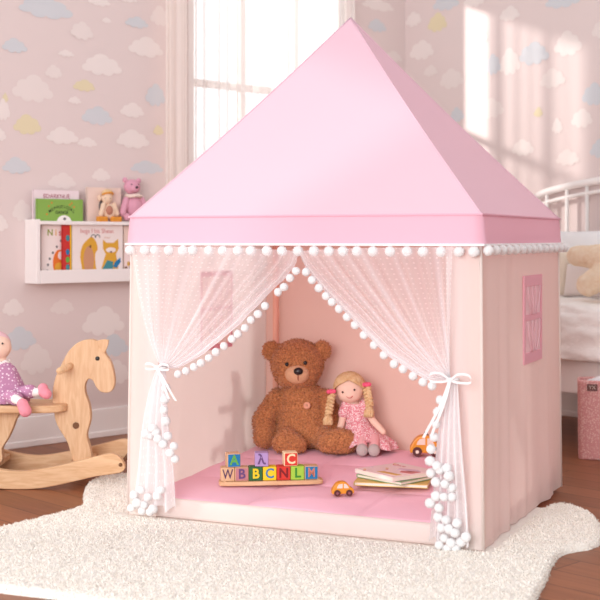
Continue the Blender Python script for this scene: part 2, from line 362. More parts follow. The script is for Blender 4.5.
b_ = bmesh.new()
for x in (V0 + 0.025, V1 - 0.025): box(b_, (x, 0.04, (VZ0 + VZ1) / 2), (0.05, 0.06, VZ1 - VZ0), 0.004)
for z in (VZ0 + 0.025, VZ1 - 0.025): box(b_, ((V0 + V1) / 2, 0.04, z), (V1 - V0 - 0.1, 0.06, 0.05), 0.004)
wf2 = link('added_window', b_, TRIM); wf2.location = P1; wf2.rotation_euler.z = A1; tag(wf2, kind='structure')  # unseen window, added so the sun reaches the tent front
link('window_pane', boxb(((V0 + V1) / 2, 0.045, (VZ0 + VZ1) / 2), (V1 - V0 - 0.1, 0.004, VZ1 - VZ0 - 0.1)), gm, wf2)['kind'] = 'structure'
def curtain(name, x0, x1, z0, z1, d, nf, amp, m, label, ph=0.0, dens=None):
    def f(u, v):
        x = x0 + (x1 - x0) * u + 0.012 * math.sin(2 * PI * nf * u * 0.5 + 1.3)
        a = amp * (0.7 + 0.3 * math.sin(5 * u + 2 * v))
        return (x, -d - a * math.sin(2 * PI * nf * u + ph + 0.5 * math.sin(3 * v)) - 0.3 * a * math.sin(4.4 * PI * nf * u + 1), z0 + (z1 - z0) * v)
    nu = int(nf * 14); b_ = sheet(f, nu, 24); b_.verts.ensure_lookup_table()
    o = link(name, b_, m, None, True)
    at = o.data.attributes.new('weave', 'FLOAT', 'POINT')
    at.data.foreach_set('value', [(dens((k // 25) / nu) if dens else 0.0) for k in range(len(o.data.vertices))])
    o.location = P1; o.rotation_euler.z = A1
    return tag(o, label, 'curtain')
DRAPE = mat('cream_drape', (255, 248, 243), 0.85, trans=0.6)
curtain('window_curtain', w1(162, 100, 0.08)[0], w1(188, 100, 0.08)[0], 0.03, 2.75, 0.085, 3, 0.016, DRAPE, 'opaque cream drape hanging at the window edge above the wall shelf end')
VOILE = sheer_mat('window_voile', (250, 244, 240), 0.45, 0.5)
xa, xb, xc_, xd = (w1(p, 100, 0.08)[0] for p in (191, 238, 226, 349))
curtain('sheer_curtain', xa, xb, 0.03, 2.75, 0.075, 4, 0.02, VOILE, 'narrow sheer white voile panel next to the cream drape at the window', 0.4, lambda u: 0.75 * max(0, math.sin(2 * PI * 4 * u + 0.4)) ** 3)
curtain('sheer_curtain', xc_, xd, 0.03, 2.75, 0.12, 7, 0.02, VOILE, 'wide sheer white voile panel behind the pink roof point at the window', 1.0, lambda u: (0.25 + 0.55 * u) * max(0, math.sin(2 * PI * 7 * u + 1.0)) ** 2 + 0.2 * u)

sv = curtain('sheer_curtain', V0 - 0.3, V1 + 0.2, 0.03, 2.6, 0.08, 9, 0.02, VOILE, 'sheer white voile panel over the added window, out of view on the left', 0.2, lambda u: 0.52)
sv.name = 'added_window_sheer'; sv.parent = wf2; sv.location = (0, 0, 0); sv.rotation_euler = (0, 0, 0); del sv['label']; del sv['category']; sv['kind'] = 'structure'  # added with the unseen window, thins the sun coming through it
# ------------------------------------------------------------------ play tent
TW, TD = 1.178, 1.02; YAW = -math.radians(24); Z0 = 0.018
TC = Vector((0.1935, 4.360, Z0))
TM = Matrix.Translation(TC) @ Matrix.Rotation(YAW, 4, 'Z'); TMI = TM.inverted()
ZE, ZT, ZA = 0.882, 0.973, 1.667
def tplane(px, py, axis, val):    # tent-local point where the ray meets local plane axis = val
    n = (TM.to_3x3() @ Vector([1 if i == axis else 0 for i in range(3)])); P = TM @ Vector([val if i == axis else 0 for i in range(3)])
    return TMI @ at_plane(px, py, P, n)
tent = thing('play_tent', 'large pink play tent with pointed roof, sheer curtains and white pompom trim', 'tent', TC, YAW)
hx, hy = TW / 2, TD / 2
def roof_face(a, b):
    def f(u, v):
        p = Vector(a).lerp(Vector(b), u).lerp(Vector((-0.02, 0, ZA)), v)
        s = 0.012 * math.sin(PI * u) * math.sin(PI * min(1, v * 1.0)) 
        p.x *= 1 - s; p.y *= 1 - s; p.z -= 0.012 * math.sin(PI * v)
        return p
    return f
bm = bmesh.new(); e = 0.004; cs = [(-hx - e, -hy - e, ZT), (hx + e, -hy - e, ZT), (hx + e, hy + e, ZT), (-hx - e, hy + e, ZT)]
for i in range(4): sheet(roof_face(cs[i], cs[(i + 1) % 4]), 20, 20, bm)
bmesh.ops.remove_doubles(bm, verts=bm.verts, dist=1e-4); bmesh.ops.recalc_face_normals(bm, faces=bm.faces)
rf = link('roof', bm, ROOF, tent)
bm = bmesh.new()
for i in range(4):
    a, b = Vector(cs[i]), Vector(cs[(i + 1) % 4]); tube(bm, [a.lerp(Vector((-0.02, 0, ZA)), t) + Vector((0, 0, -0.012 * math.sin(PI * t))) for t in [k / 12 for k in range(13)]], 0.0028, 6)
link('roof_seam', bm, ROOF, rf, True)
bm = bmesh.new()
for i in range(4):
    a, b = Vector(cs[i]), Vector(cs[(i + 1) % 4]); nrm = Vector(((b - a).y, -(b - a).x, 0)).normalized()
    def f(u, v, a=a, b=b, nrm=nrm):
        p = a.lerp(b, u); p.z = ZT + (ZE - ZT) * v; k = 1 + 0.012 * v; p.x *= k; p.y *= k
        return p + nrm * 0.003 * v * math.sin(9 * u + i)
    sheet(f, 30, 4, bm)
bmesh.ops.remove_doubles(bm, verts=bm.verts, dist=0.004); bmesh.ops.recalc_face_normals(bm, faces=bm.faces)
vl = link('valance', bm, VAL, tent, True)
link('valance_piping', tubeb([Vector(c) * 1.004 if 0 else Vector((c[0] * 1.004, c[1] * 1.004, c[2])) for c in cs + [cs[0]]], 0.004, 6), VAL, vl)
bm = bmesh.new(); ex, ey = hx * 1.016 + 0.006, hy * 1.016 + 0.006
rng = [(-ex, -ey), (ex, -ey), (ex, ey), (-ex, ey)]
for i in range(4):
    a, b = Vector(rng[i]), Vector(rng[(i + 1) % 4]); m_ = (a + b) / 2; d = b - a
    box(bm, (m_.x, m_.y, ZE + 0.002), (abs(d.x) + 0.006, abs(d.y) + 0.006, 0.007), 0.002)
trim = link('pompom_trim', bm, TRIMW, tent)
# one pompom mesh, shared
bm = ellb((0, 0, 0), 1, sub=4)
for v in bm.verts: v.co *= 1 + 0.13 * noise.noise(v.co * 4.5) + 0.07 * noise.noise(v.co * 11)
pom0 = link('pompom', bm, POM, trim, True); pomme = pom0.data; _first = [True]
def pom(loc, r, parent):
    if _first[0]: o = pom0; _first[0] = False
    else: o = bpy.data.objects.new('pompom', pomme); C.objects.link(o)
    o.parent = parent; o.location = loc; o.scale = (r, r, r * random.uniform(0.92, 1.08)); o.rotation_euler = (random.random() * 6, random.random() * 6, random.random() * 6)
    return o
for px in [130, 145, 155, 169, 183, 193, 209, 223, 238, 251, 267, 282, 298, 314, 329, 343, 357, 373, 390, 407, 423, 441, 459, 474]:
    p = tplane(px, 254, 1, -ey - 0.006); pom((p.x, p.y, ZE - 0.018), 0.0158, trim)
for k in range(14):
    pom((ex + 0.006, -ey + 0.02 + (2 * ey - 0.03) * k / 13, ZE - 0.014), 0.0155, trim)
# walls
YW = tplane(530, 318, 0, hx).y
FL = 0.010
def wall_sheet(fn_xy, z0, z1, amp, nu=40, seed=0):
    def f(u, v):
        x, y, nx, ny = fn_xy(u); z = z0 + (z1 - z0) * v; fl = FL * (1 - v) 
        w_ = amp * math.sin(PI * u) * (noise.noise(Vector((u * 7, v * 0.7, seed))) + 0.5 * noise.noise(Vector((u * 17, v, seed + 3)))) * (1 - 0.6 * v)
        if abs(nx) > 0.5: w_ *= 1 - math.exp(-((y - YW) / 0.13) ** 2)
        return (x * (1 + fl / 0.6) + nx * w_, y * (1 + fl / 0.6) + ny * w_, z)
    return sheet(f, nu, 14)
ZW = ZE + 0.03
link('side_wall', wall_sheet(lambda u: (hx, -hy + 2 * hy * u, 1, 0), 0.0, ZW, 0.04, 80, 1), PEACH, tent, True)
link('side_wall', wall_sheet(lambda u: (-hx, -hy + 2 * hy * u, 1, 0), 0.0, ZW, 0.03, 60, 2), CREAM, tent, True)
link('back_wall', wall_sheet(lambda u: (-hx + 2 * hx * u, hy, 0, 1), 0.0, ZW, 0.012, 60, 3), BACKP, tent, True)
flw = 0.105
link('front_flap', wall_sheet(lambda u: (-hx + flw * u, -hy, 0, 1), 0.0, ZW, 0.008, 12, 4), CREAM, tent, True)
link('front_flap', wall_sheet(lambda u: (hx - flw * u, -hy, 0, 1), 0.0, ZW, 0.008, 12, 5), CREAM, tent, True)
for sx in (-1, 1):
    for sy in (-1, 1): link('corner_seam', tubeb([(sx * hx * (1 + FL / 0.6), sy * hy * (1 + FL / 0.6), 0), (sx * hx, sy * hy, ZW)], 0.0045, 6), CREAM, tent, True)
for sx in (-1, 1):
    for sy in (-1, 1):
        if (sx, sy) == (-1, 1): link('pole', tubeb([(sx * (hx - 0.065), sy * (hy - 0.045), 0.0), (sx * (hx - 0.065), sy * (hy - 0.045), ZT)], 0.012, 12), POLE, tent, True)
        else: link('pole', tubeb([(sx * (hx - 0.022), sy * (hy - 0.022), 0.0), (sx * (hx - 0.022), sy * (hy - 0.022), ZT)], 0.011, 12), POLE, tent, True)
# skirt along the front
sk = bmesh.new(); box(sk, (0, -hy + 0.006, 0.031), (2 * hx - 0.02, 0.03, 0.062), 0.012, 3); link('front_sill', sk, CREAM, tent, True)
# side windows
wa = tplane(521, 323, 0, hx); wb = tplane(539, 312, 0, hx)
y0, y1 = wa.y, wb.y; ztop = tplane(530, 275, 0, hx).z; zbot = tplane(532, 361, 0, hx).z
def tent_window(x, fw, pane):
    b_ = bmesh.new(); yc = (y0 + y1) / 2; zc = (ztop + zbot) / 2; ww = y1 - y0; hh = ztop - zbot
    for y in (y0 + fw / 2, y1 - fw / 2): box(b_, (x, y, zc), (0.006, fw, hh), 0.001)
    for z, k in ((ztop - fw, 2), (zbot + fw, 2), (zc + 0.006, 1.1)): box(b_, (x, yc, z), (0.0055, ww - 2 * fw + 0.002, fw * k), 0.001)
    fr = link('side_window', b_, WINP, tent)
    def g(u, v): return (x + 0.002 * math.sin(u * 30), y0 + 0.006 + (ww - 0.012) * u, zbot + 0.006 + (hh - 0.012) * v)
    s = sheet(g, 40, 4)
    link('voile', s, pane, fr, True)
    for zz0, zz1 in ((zc + 0.014, ztop - 0.036), (zbot + 0.036, zc - 0.006)):
        for sg in (-1, 1):
            for q in (0.25, 0.8):
                link('voile_fold', tubeb(spline([(x + 0.004, yc + sg * (ww / 2 - fw) * q, zz1), (x + 0.006, yc + sg * (ww / 2 - fw) * q * 0.8, (zz0 + zz1) / 2), (x + 0.004, yc + sg * (ww / 2 - fw) * q * 0.35, zz0)], 5), 0.0022, 6), WINL, fr, True)
tent_window(hx * 1.004 + 0.006, 0.018, WINL); tent_window(-hx * 1.004, 0.009, mat('tent_window_cream', (252, 228, 222), 0.7, trans=0.5))
# sheer front curtains
SHEER = sheer_mat('sheer_tulle', (255, 253, 254), 0.40, 0.75, dots=1.0)
YF = -ey - 0.002
Lc = [(298, 258), (296, 271), (290, 278), (284, 287), (278, 292), (265, 306), (258, 314), (251, 320), (245, 328), (238, 334), (232, 339), (224, 346), (216, 352), (209, 358), (201, 363), (194, 367), (186, 371), (178, 374)]
Rc = [(299, 258), (306, 272), (312, 280), (319, 288), (326, 296), (332, 302), (339, 309), (347, 317), (355, 325), (364, 335), (374, 345), (384, 355), (394, 364), (403, 369), (413, 376), (423, 382), (432, 386)]
def front_curtain(side, edge_px, g_px, xo, tail, label_w):
    G = tplane(g_px[0], g_px[1], 1, YF - 0.012)
    edge = [tplane(x, y - 6, 1, YF - 0.008) for x, y in edge_px] + [G]
    edge = sample(spline(edge, 4), 41)
    xin = edge[0].x
    nu, nv = 110, 40; rnd = random.Random(side + 5)
    streak = [(c + rnd.uniform(-0.02, 0.02), rnd.uniform(0.4, 0.75), rnd.uniform(0.008, 0.018)) for c in (0.08, 0.3, 0.44, 0.52, 0.64, 0.74)] + [(0.84, 0.35, 0.03), (0.92, 0.7, 0.05), (0.985, 0.7, 0.03)]
    dens = []; uvs = []
    b_ = bmesh.new()
    def swag(u, v):
        uu = u
        top = Vector((xo + (xin - xo) * uu, YF, ZE - 0.004))
        k = uu ** 1.6
        st = top.lerp(G + Vector(((uu - 0.5) * 0.02 * -side * -1, 0, 0)), v)
        ev = edge[min(40, int(round(v * 40)))]
        # hang between straight pull and the sagging leading edge
        p = st.lerp(Vector((ev.x, st.y, ev.z)), k)
        sg = 0.045 * (1 - k) * math.sin(PI * v) * (1 - uu); p.z -= sg * 0.3; 
        if uu < 0.35: p.x += (xo - p.x) * (1 - uu / 0.35) * 0.55 * (1 - v) ** 0.6 * v
        p.y += -0.010 - 0.012 * (1 - 0.55 * v) * math.sin(2 * PI * 9 * uu + 0.4) * min(1, v * 5 + 0.3) - 0.012 * math.sin(PI * v)
        return p
    g = []
    for i in range(nu + 1):
        row = []
        for j in range(nv + 1):
            u, v = i / nu, j / nv; row.append(b_.verts.new(swag(u, v)))
            d = 0.75 * v ** 3 + sum(a * math.exp(-((u - c) / s) ** 2) for c, a, s in streak) * min(1, 0.35 + v)
            dens.append(min(1, d)); uvs.append((u * 34, v * 28))
        g.append(row)
    # tail: from the gather down to the floor
    nt_ = 44; gt = []
    for i in range(nu + 1):
        row = []; u = i / nu
        for j in range(1, nt_ + 1):
            v = j / nt_; z = G.z + (tail[2] - G.z) * v
            fan = v ** 0.7
            xl = G.x - 0.012 + (tail[0] - G.x + 0.012) * fan; xr = G.x + 0.012 + (tail[1] - G.x - 0.012) * fan
            x = xl + (xr - xl) * (u if side < 0 else 1 - u)
            y = G.y - 0.008 - (0.006 + 0.008 * fan) * math.sin(2 * PI * 4 * u + 0.8) - 0.014 * math.sin(PI * min(1, 1.4 * v))
            row.append(b_.verts.new((x, y, z - 0.01 * math.sin(2 * PI * 3 * u) * v)))
            dens.append(min(1, 0.45 * (1 - v) ** 2 + 0.5 + 0.4 * max(0, math.sin(2 * PI * 4 * u + 0.8)) ** 4)); uvs.append((u * 34, 28 + v * 16))
        gt.append(row)
    for i in range(nu):
        for j in range(nv): b_.faces.new((g[i][j], g[i + 1][j], g[i + 1][j + 1], g[i][j + 1]))
        b_.faces.new((g[i][nv], g[i + 1][nv], gt[i + 1][0], gt[i][0]))
        for j in range(nt_ - 1): b_.faces.new((gt[i][j], gt[i + 1][j], gt[i + 1][j + 1], gt[i][j + 1]))
    o = link('sheer_curtain', b_, SHEER, tent, True)
    at = o.data.attributes.new('weave', 'FLOAT', 'POINT'); at.data.foreach_set('value', dens)
    uvl = o.data.uv_layers.new(name='UVMap')
    for lp in o.data.loops: uvl.data[lp.index].uv = uvs[lp.vertex_index]
    # pompoms along the leading edge
    for x, y in edge_px[1:]:
        p = tplane(x, y, 1, YF - 0.02); pom(p, 0.0128, o)
    return o, G
cuL, GL = front_curtain(-1, Lc, (163, 367), -hx + 0.012, (tplane(138, 515, 1, YF).x, tplane(180, 515, 1, YF).x, 0.035), 0)
cuR, GR = front_curtain(1, Rc, (454, 379), hx - 0.075, (tplane(432, 540, 1, YF).x, tplane(472, 548, 1, YF).x, 0.02), 0)
def cord_poms(o, pts, r=0.0140, dy=-0.05):
    for k, (x, y) in enumerate(pts): pom(tplane(x, y, 1, YF + dy - 0.006 * (k % 3)), r * random.uniform(0.92, 1.06), o)
def cluster(o, pts, r=0.0140, dy=-0.05):
    b_ = bmesh.new()
    for k, (x, y) in enumerate(pts):
        p = tplane(x, y, 1, YF + dy - 0.006 * (k % 3)); n0 = len(b_.verts); ell(b_, p, r * random.uniform(0.9, 1.08), sub=3)
        b_.verts.ensure_lookup_table()
        for v in b_.verts[n0:]: v.co += (v.co - p) * (0.14 * noise.noise((v.co - p) * 260 + p * 40))
    c = link('pompom_cluster', b_, POM, o, True); c['kind'] = 'stuff'; c['label'] = 'bunched white pompoms hanging on the gathered curtain tail'
cord_poms(cuL, [(166, 388), (165, 399), (164, 410), (166, 421), (146, 434), (153, 428), (168, 436), (174, 446), (158, 439), (134, 495), (141, 490), (161, 490), (148, 497), (153, 509)], dy=-0.036)
cluster(cuL, [(150, 436), (163, 444), (170, 453), (175, 459), (156, 432), (137, 503), (144, 505), (150, 512), (157, 496), (142, 511), (131, 508)], dy=-0.036)
cord_poms(cuR, [(440, 400), (438, 412), (436, 424), (434, 437), (431, 449), (430, 461), (431, 473), (440, 470), (449, 476), (452, 488), (430, 503), (439, 508), (446, 520), (444, 538), (455, 533)], dy=-0.036)
cluster(cuR, [(447, 468), (436, 482), (445, 484), (452, 497), (436, 496), (444, 497), (438, 517), (449, 529), (441, 528), (461, 542), (451, 543), (437, 466), (457, 523), (466, 537), (439, 545), (456, 549), (447, 549)], dy=-0.036)
def bow(o, G, s, tails):
    b_ = bmesh.new()
    def strap(pts, w_):
        pts = spline(pts, 6); L_ = len(pts)
        def f(u, v):
            i = min(L_ - 1, int(round(u * (L_ - 1)))); p = pts[i]; return (p.x, p.y - 0.002, p.z + (v - 0.5) * w_)
        sheet(f, L_ - 1, 1, b_)
    c = Vector((G.x, G.y - 0.035, G.z))
    for sg in (-1, 1):
        strap([c, c + Vector((sg * 0.022 * s, -0.006, 0.016 * s)), c + Vector((sg * 0.05 * s, -0.004, 0.014 * s)), c + Vector((sg * 0.052 * s, 0, -0.004 * s)), c + Vector((sg * 0.02 * s, -0.008, -0.004 * s)), c], 0.007)
    ell(b_, c, (0.009, 0.008, 0.009), sub=2)
    for t in tails:
        def g(u, v, t=t):
            p = c + Vector((t[0] * u + 0.006 * math.sin(u * 4), -0.006 - 0.01 * math.sin(PI * u), t[1] * u)); return (p.x + (v - 0.5) * 0.009, p.y, p.z)
        sheet(g, 10, 1, b_)
    for k in range(14):   # band round the gather
        pass
    tube(b_, [(G.x + 0.017 * math.cos(a), G.y - 0.012 - 0.02 * math.sin(a), G.z) for a in [2 * PI * k / 16 for k in range(17)]], 0.004, 6)
    link('ribbon_bow', b_, RIB, o, True)
bow(cuL, GL, 0.8, [(0.05, -0.095), (0.075, -0.1)])
bow(cuR, GR, 1.15, [(-0.075, -0.17), (-0.05, -0.16)])

# ------------------------------------------------------------------ play mat inside the tent
mx0, mx1, my0, my1 = -hx + 0.012, hx - 0.012, -hy + 0.026, hy - 0.012
def mat_h(x, y):
    u = (y - my0) / (my1 - my0)
    q = abs(math.sin(3 * PI * (x - mx0) / (mx1 - mx0))) ** 0.45 * abs(math.sin(3 * PI * u)) ** 0.45
    return 0.052 + 0.040 * u + 0.012 * q + 0.003 * noise.noise(Vector((x * 7, y * 7, 0)))
def mat_w(x, y): p = TMI @ Vector((x, y, 0)); return mat_h(p.x, p.y) + Z0
bm = bmesh.new()
def f(u, v):
    x = mx0 + (mx1 - mx0) * u; y = my0 + (my1 - my0) * v
    ed = min(min(u, 1 - u) * (mx1 - mx0), min(v, 1 - v) * (my1 - my0)); k = min(1, ed / 0.02); return (x, y, mat_h(x, y) * (0.35 + 0.65 * math.sqrt(max(0, 1 - (1 - k) ** 2))))
sheet(f, 150, 130, bm)
es = [e_ for e_ in bm.edges if e_.is_boundary]; r = bmesh.ops.extrude_edge_only(bm, edges=es); nv_ = [v for v in r['geom'] if isinstance(v, bmesh.types.BMVert)]
for v in nv_: v.co.z = 0.003
bmesh.ops.recalc_face_normals(bm, faces=bm.faces)
pm = link('play_mat', bm, MATP, None, True); pm.location = TC; pm.rotation_euler.z = YAW
tag(pm, 'pink quilted floor cushion filling the inside of the play tent', 'mat')
def on_mat(px, py):
    z = 0.085
    for _ in range(6): p = at_z(px, py, z); z = mat_w(p.x, p.y)
    return Vector((p.x, p.y, z))

# ------------------------------------------------------------------ rug
rp_ = [(84, 494), (88, 484), (102, 478), (125, 475), (170, 470), (260, 462), (400, 462), (500, 486), (536, 507), (560, 505), (585, 511), (601, 524), (602, 539), (590, 546), (572, 549), (559, 554), (552, 564), (546, 579), (535, 598), (520, 618), (470, 640), (400, 652), (250, 632), (110, 603), (0, 589), (-50, 582), (-75, 562), (-62, 545), (-20, 534), (20, 524), (60, 514), (82, 506)]
RP = [at_z(x, y, 0.012).to_2d() for x, y in rp_]; RP = [Vector((p.x, p.y)) for p in smooth_loop([(p.x, p.y, 0) for p in RP], 4)]
def rug():
    G_ = 0.0065; xs = [p.x for p in RP]; ys = [p.y for p in RP]; x0, x1, y0_, y1_ = min(xs), max(xs), min(ys), max(ys)
    nx, ny = int((x1 - x0) / G_) + 2, int((y1_ - y0_) / G_) + 2
    segs = list(zip(RP, RP[1:] + RP[:1])); import numpy as np
    X, Y = np.meshgrid(x0 + np.arange(nx) * G_, y0_ + np.arange(ny) * G_, indexing='ij')
    ins = np.zeros(X.shape, bool); dist = np.full(X.shape, 9.0)
    for a, b in segs:
        c = ((a.y > Y) != (b.y > Y)) & (X < (b.x - a.x) * (Y - a.y) / (b.y - a.y + 1e-12) + a.x); ins ^= c
        dx, dy = b.x - a.x, b.y - a.y; t = np.clip(((X - a.x) * dx + (Y - a.y) * dy) / (dx * dx + dy * dy + 1e-12), 0, 1)
        dist = np.minimum(dist, np.hypot(X - a.x - t * dx, Y - a.y - t * dy))
    b_ = bmesh.new(); V = {}
    for i in range(nx):
        for j in range(ny):
            if not ins[i, j]:
                if dist[i, j] < G_ * 1.5:
                    x, y = float(X[i, j]), float(Y[i, j]); P0 = Vector((x, y)); bd_ = 9
                    for a, b in segs:
                        e_ = b - a; t = max(0, min(1, (P0 - a).dot(e_) / (e_.length_squared + 1e-12))); c = a + e_ * t; l_ = (P0 - c).length
                        if l_ < bd_: bd_ = l_; bq = c
                    V[i, j] = b_.verts.new((bq.x, bq.y, 0.0005))
                continue
            x, y, d = float(X[i, j]), float(Y[i, j]), float(dist[i, j]); q = TMI @ Vector((x, y, 0))
            edge = math.sqrt(max(0, 1 - (1 - min(1, d / 0.02)) ** 2))
            m1 = noise.noise(Vector((x * 75, y * 75, 0))); m2 = noise.noise(Vector((x * 170, y * 170, 4))); m3 = noise.noise(Vector((x * 14, y * 14, 8)))
            h = (0.022 + 0.0045 * m1 + 0.0035 * m2 + 0.003 * m3) * edge
            gap = max(abs(q.x) - hx * 1.03, abs(q.y) - hy * 1.03)
            k = min(1, max(0, (gap - 0.008) / 0.03)); h = min(h, 0.014) * (1 - k) + h * k
            if gap < 0.008: h = min(h, 0.014)
            jx, jy = 0.003 * noise.noise(Vector((x * 200, y * 200, 11))), 0.003 * noise.noise(Vector((x * 200, y * 200, 19)))
            V[i, j] = b_.verts.new((x + jx, y + jy, max(0.0005, h)))
    for (i, j), v in V.items():
        if (i + 1, j) in V and (i, j + 1) in V and (i + 1, j + 1) in V: b_.faces.new((v, V[i + 1, j], V[i + 1, j + 1], V[i, j + 1]))
    return b_
RUGM = mat('ivory_shag', (248, 241, 233), 0.98, rgb2=(243, 234, 224), vscale=70, bump=0.3, bscale=300, sheen=0.2)
RUG = tag(link('rug', rug(), RUGM, None, True), 'fluffy ivory shag rug with wavy edge under the play tent', 'rug')
def _bare(p): q = TMI @ p; return max(abs(q.x) - hx * 1.03, abs(q.y) - hy * 1.03) > 0.02 and q.y < hy + 0.3
RUG_TUFTS = 1

def tufts(name, o, n, ln, wd, m, parent, spread=0.9, seed=1, ok=None):
    rnd = random.Random(seed); me = o.data; me.calc_loop_triangles(); tris = me.loop_triangles; V = me.vertices
    cum = []; t_ = 0
    for t in tris: t_ += t.area; cum.append(t_)
    import bisect
    vs_ = []; fs = []
    while len(fs) < n:
        t = tris[min(len(tris) - 1, bisect.bisect(cum, rnd.random() * t_))]; a, b = rnd.random(), rnd.random()
        if a + b > 1: a, b = 1 - a, 1 - b
        A, B_, C_ = (V[i].co for i in t.vertices); p = A + (B_ - A) * a + (C_ - A) * b
        if ok and not ok(p): n -= 1; continue
        nr = t.normal; d = (nr + Vector((rnd.uniform(-1, 1), rnd.uniform(-1, 1), rnd.uniform(-1, 1))) * spread).normalized()
        if d.dot(nr) < 0.15: d = (d + nr * 0.5).normalized()
        sd_ = d.cross(Vector((rnd.uniform(-1, 1), rnd.uniform(-1, 1), rnd.uniform(-1, 1)))).normalized() * wd * rnd.uniform(0.6, 1.2); L_ = ln * rnd.uniform(0.6, 1.2); p = p - nr * wd * 0.3
        k = len(vs_); vs_ += [p - sd_, p + sd_, p + d * L_ + sd_ * 0.5, p + d * L_ * 0.9 - sd_ * 0.5]; fs.append((k, k + 1, k + 2, k + 3))
    me2 = bpy.data.meshes.new(name); me2.from_pydata([tuple(v) for v in vs_], [], fs); me2.materials.append(m)
    q = bpy.data.objects.new(name, me2); C.objects.link(q); q.parent = parent; q['kind'] = 'stuff'; return q
tufts('rug_pile', RUG, 90000, 0.0065, 0.0019, RUGM, RUG, 0.9, 9, _bare)
# ------------------------------------------------------------------ brown teddy bear in the tent
def eyes(pts, r, parent, m=BLK, name='eye'):
    for p in pts: link(name, ellb(p, r, sub=2), m, parent, True)
def limb(bm, a, b, r0, r1, n=5):
    a, b = Vector(a), Vector(b)
    for k in range(n + 1): ell(bm, a.lerp(b, k / n), r0 + (r1 - r0) * k / n, sub=2)
def in_tent(px, back):            # a spot on the mat, `back` metres before the back wall, on the sight line of column px
    d = ray(px, HY); d.z = 0; a = TMI.to_3x3() @ d; o_ = TMI @ Vector((0, 0, 0)); p = d * ((hy - back - o_.y) / a.y); return Vector((p.x, p.y, mat_w(p.x, p.y)))
bp = in_tent(303, 0.125)
bear = thing('teddy_bear', 'big brown plush teddy bear sitting at the back of the play tent', 'teddy bear', bp, math.radians(-6))
U = 0.00397
def B(px, py, y): return Vector(((px - 302) * U, y, (447 - py) * U))
b_ = bmesh.new()
ell(b_, B(302, 417, 0.0), (0.105, 0.085, 0.118)); ell(b_, B(303, 430, -0.01), (0.113, 0.09, 0.079)); ell(b_, B(301, 398, 0.0), (0.082, 0.07, 0.06))
ell(b_, B(296.5, 366, -0.01), (0.103, 0.088, 0.095)); ell(b_, B(296.5, 376, -0.02), (0.088, 0.075, 0.06))
for p in (B(271, 354, 0.0), B(320.5, 353, 0.0)): ell(b_, p, (0.037, 0.022, 0.039))
limb(b_, B(277, 400, 0.0), B(265, 420, -0.03), 0.040, 0.046); limb(b_, B(265, 420, -0.03), B(266, 436, -0.06), 0.046, 0.042)
limb(b_, B(322, 399, 0.0), B(331, 418, -0.03), 0.038, 0.042); limb(b_, B(331, 418, -0.03), B(332, 432, -0.05), 0.042, 0.038)
limb(b_, B(288, 434, -0.05), B(291, 435, -0.105), 0.045, 0.044); ell(b_, B(292, 439.5, -0.125), (0.066, 0.036, 0.050), rot('Y', 8))
limb(b_, B(318, 434, -0.05), B(333, 436, -0.105), 0.048, 0.047); ell(b_, B(338, 436.5, -0.125), (0.078, 0.042, 0.051), rot('Y', -6))
for v in b_.verts: v.co.z = max(v.co.z, 0.003)
bb_ = remesh('body', b_, FUR, bear, 0.0045, 8, 0.0025, 110)
tufts('fur', bb_, 16000, 0.0075, 0.0016, FUR, bear, 1.0, 4)
mz = link('muzzle', ellb(B(298.5, 374, -0.083), (0.047, 0.034, 0.038)), MUZ, bear, True)
link('nose', ellb(B(300.5, 370.5, -0.114), (0.018, 0.012, 0.0145), sub=3), BLK, bear, True)
link('mouth', tubeb(spline([B(300.3, 374, -0.119), B(300.3, 378, -0.118), B(300.8, 379, -0.116)], 4), 0.0014, 6), mat('mouth_red', (150, 60, 50), 0.7), bear, True)
eyes([B(289, 364.5, -0.094), B(306.5, 363, -0.092)], (0.0078, 0.006, 0.0078), bear)
bt = bmesh.new(); M_ = Matrix.Translation(B(308, 404, -0.0845)) @ Matrix.Rotation(PI / 2 - 0.5, 4, 'X')
bmesh.ops.create_cone(bt, cap_ends=True, segments=20, radius1=0.0135, radius2=0.0135, depth=0.006, matrix=M_); 
tube(bt, [M_ @ Vector((0.0115 * math.cos(a), 0.0115 * math.sin(a), 0.003)) for a in [2 * PI * k / 16 for k in range(17)]], 0.002, 6)
btn = link('button', bt, mat('button_pink', (232, 168, 140), 0.5), bear)
b_ = bmesh.new()
for k in range(4): ell(b_, M_ @ Vector((0.0035 * math.cos(k * PI / 2 + .8), 0.0035 * math.sin(k * PI / 2 + .8), 0.003)), (0.0016, 0.0016, 0.0016), sub=1)
link('thread_hole', b_, BLK, btn)

# ------------------------------------------------------------------ rag doll with braids
dp = in_tent(364, 0.115); dp.z += 0.002
doll = thing('rag_doll', 'blonde braided rag doll in pink floral dress leaning beside brown teddy', 'doll', dp, math.radians(-8))
U2 = 0.00375
def D(px, py, y): return Vector(((px - 366) * U2, y, (449 - py) * U2))
b_ = bmesh.new()
ell(b_, D(351.5, 386, 0.0), (0.054, 0.046, 0.052)); ell(b_, D(351.5, 391, -0.006), (0.047, 0.042, 0.036))
limb(b_, D(353, 396, 0.0), D(355, 404, 0.005), 0.018, 0.024)
limb(b_, D(356, 406, 0.01), D(362, 434, 0.0), 0.030, 0.045)
limb(b_, D(347, 405, 0.0), D(341.5, 430, -0.03), 0.016, 0.0135, 8)
limb(b_, D(367, 404, 0.0), D(376, 418, -0.02), 0.016, 0.0145, 6); limb(b_, D(376, 418, -0.02), D(386, 428, -0.03), 0.0145, 0.0125, 6)
limb(b_, D(364, 438, -0.03), D(366.5, 443, -0.10), 0.022, 0.020, 6); limb(b_, D(374, 438, -0.03), D(378.5, 443, -0.10), 0.022, 0.020, 6)
remesh('body', b_, SKIN, doll, 0.0035, 6)
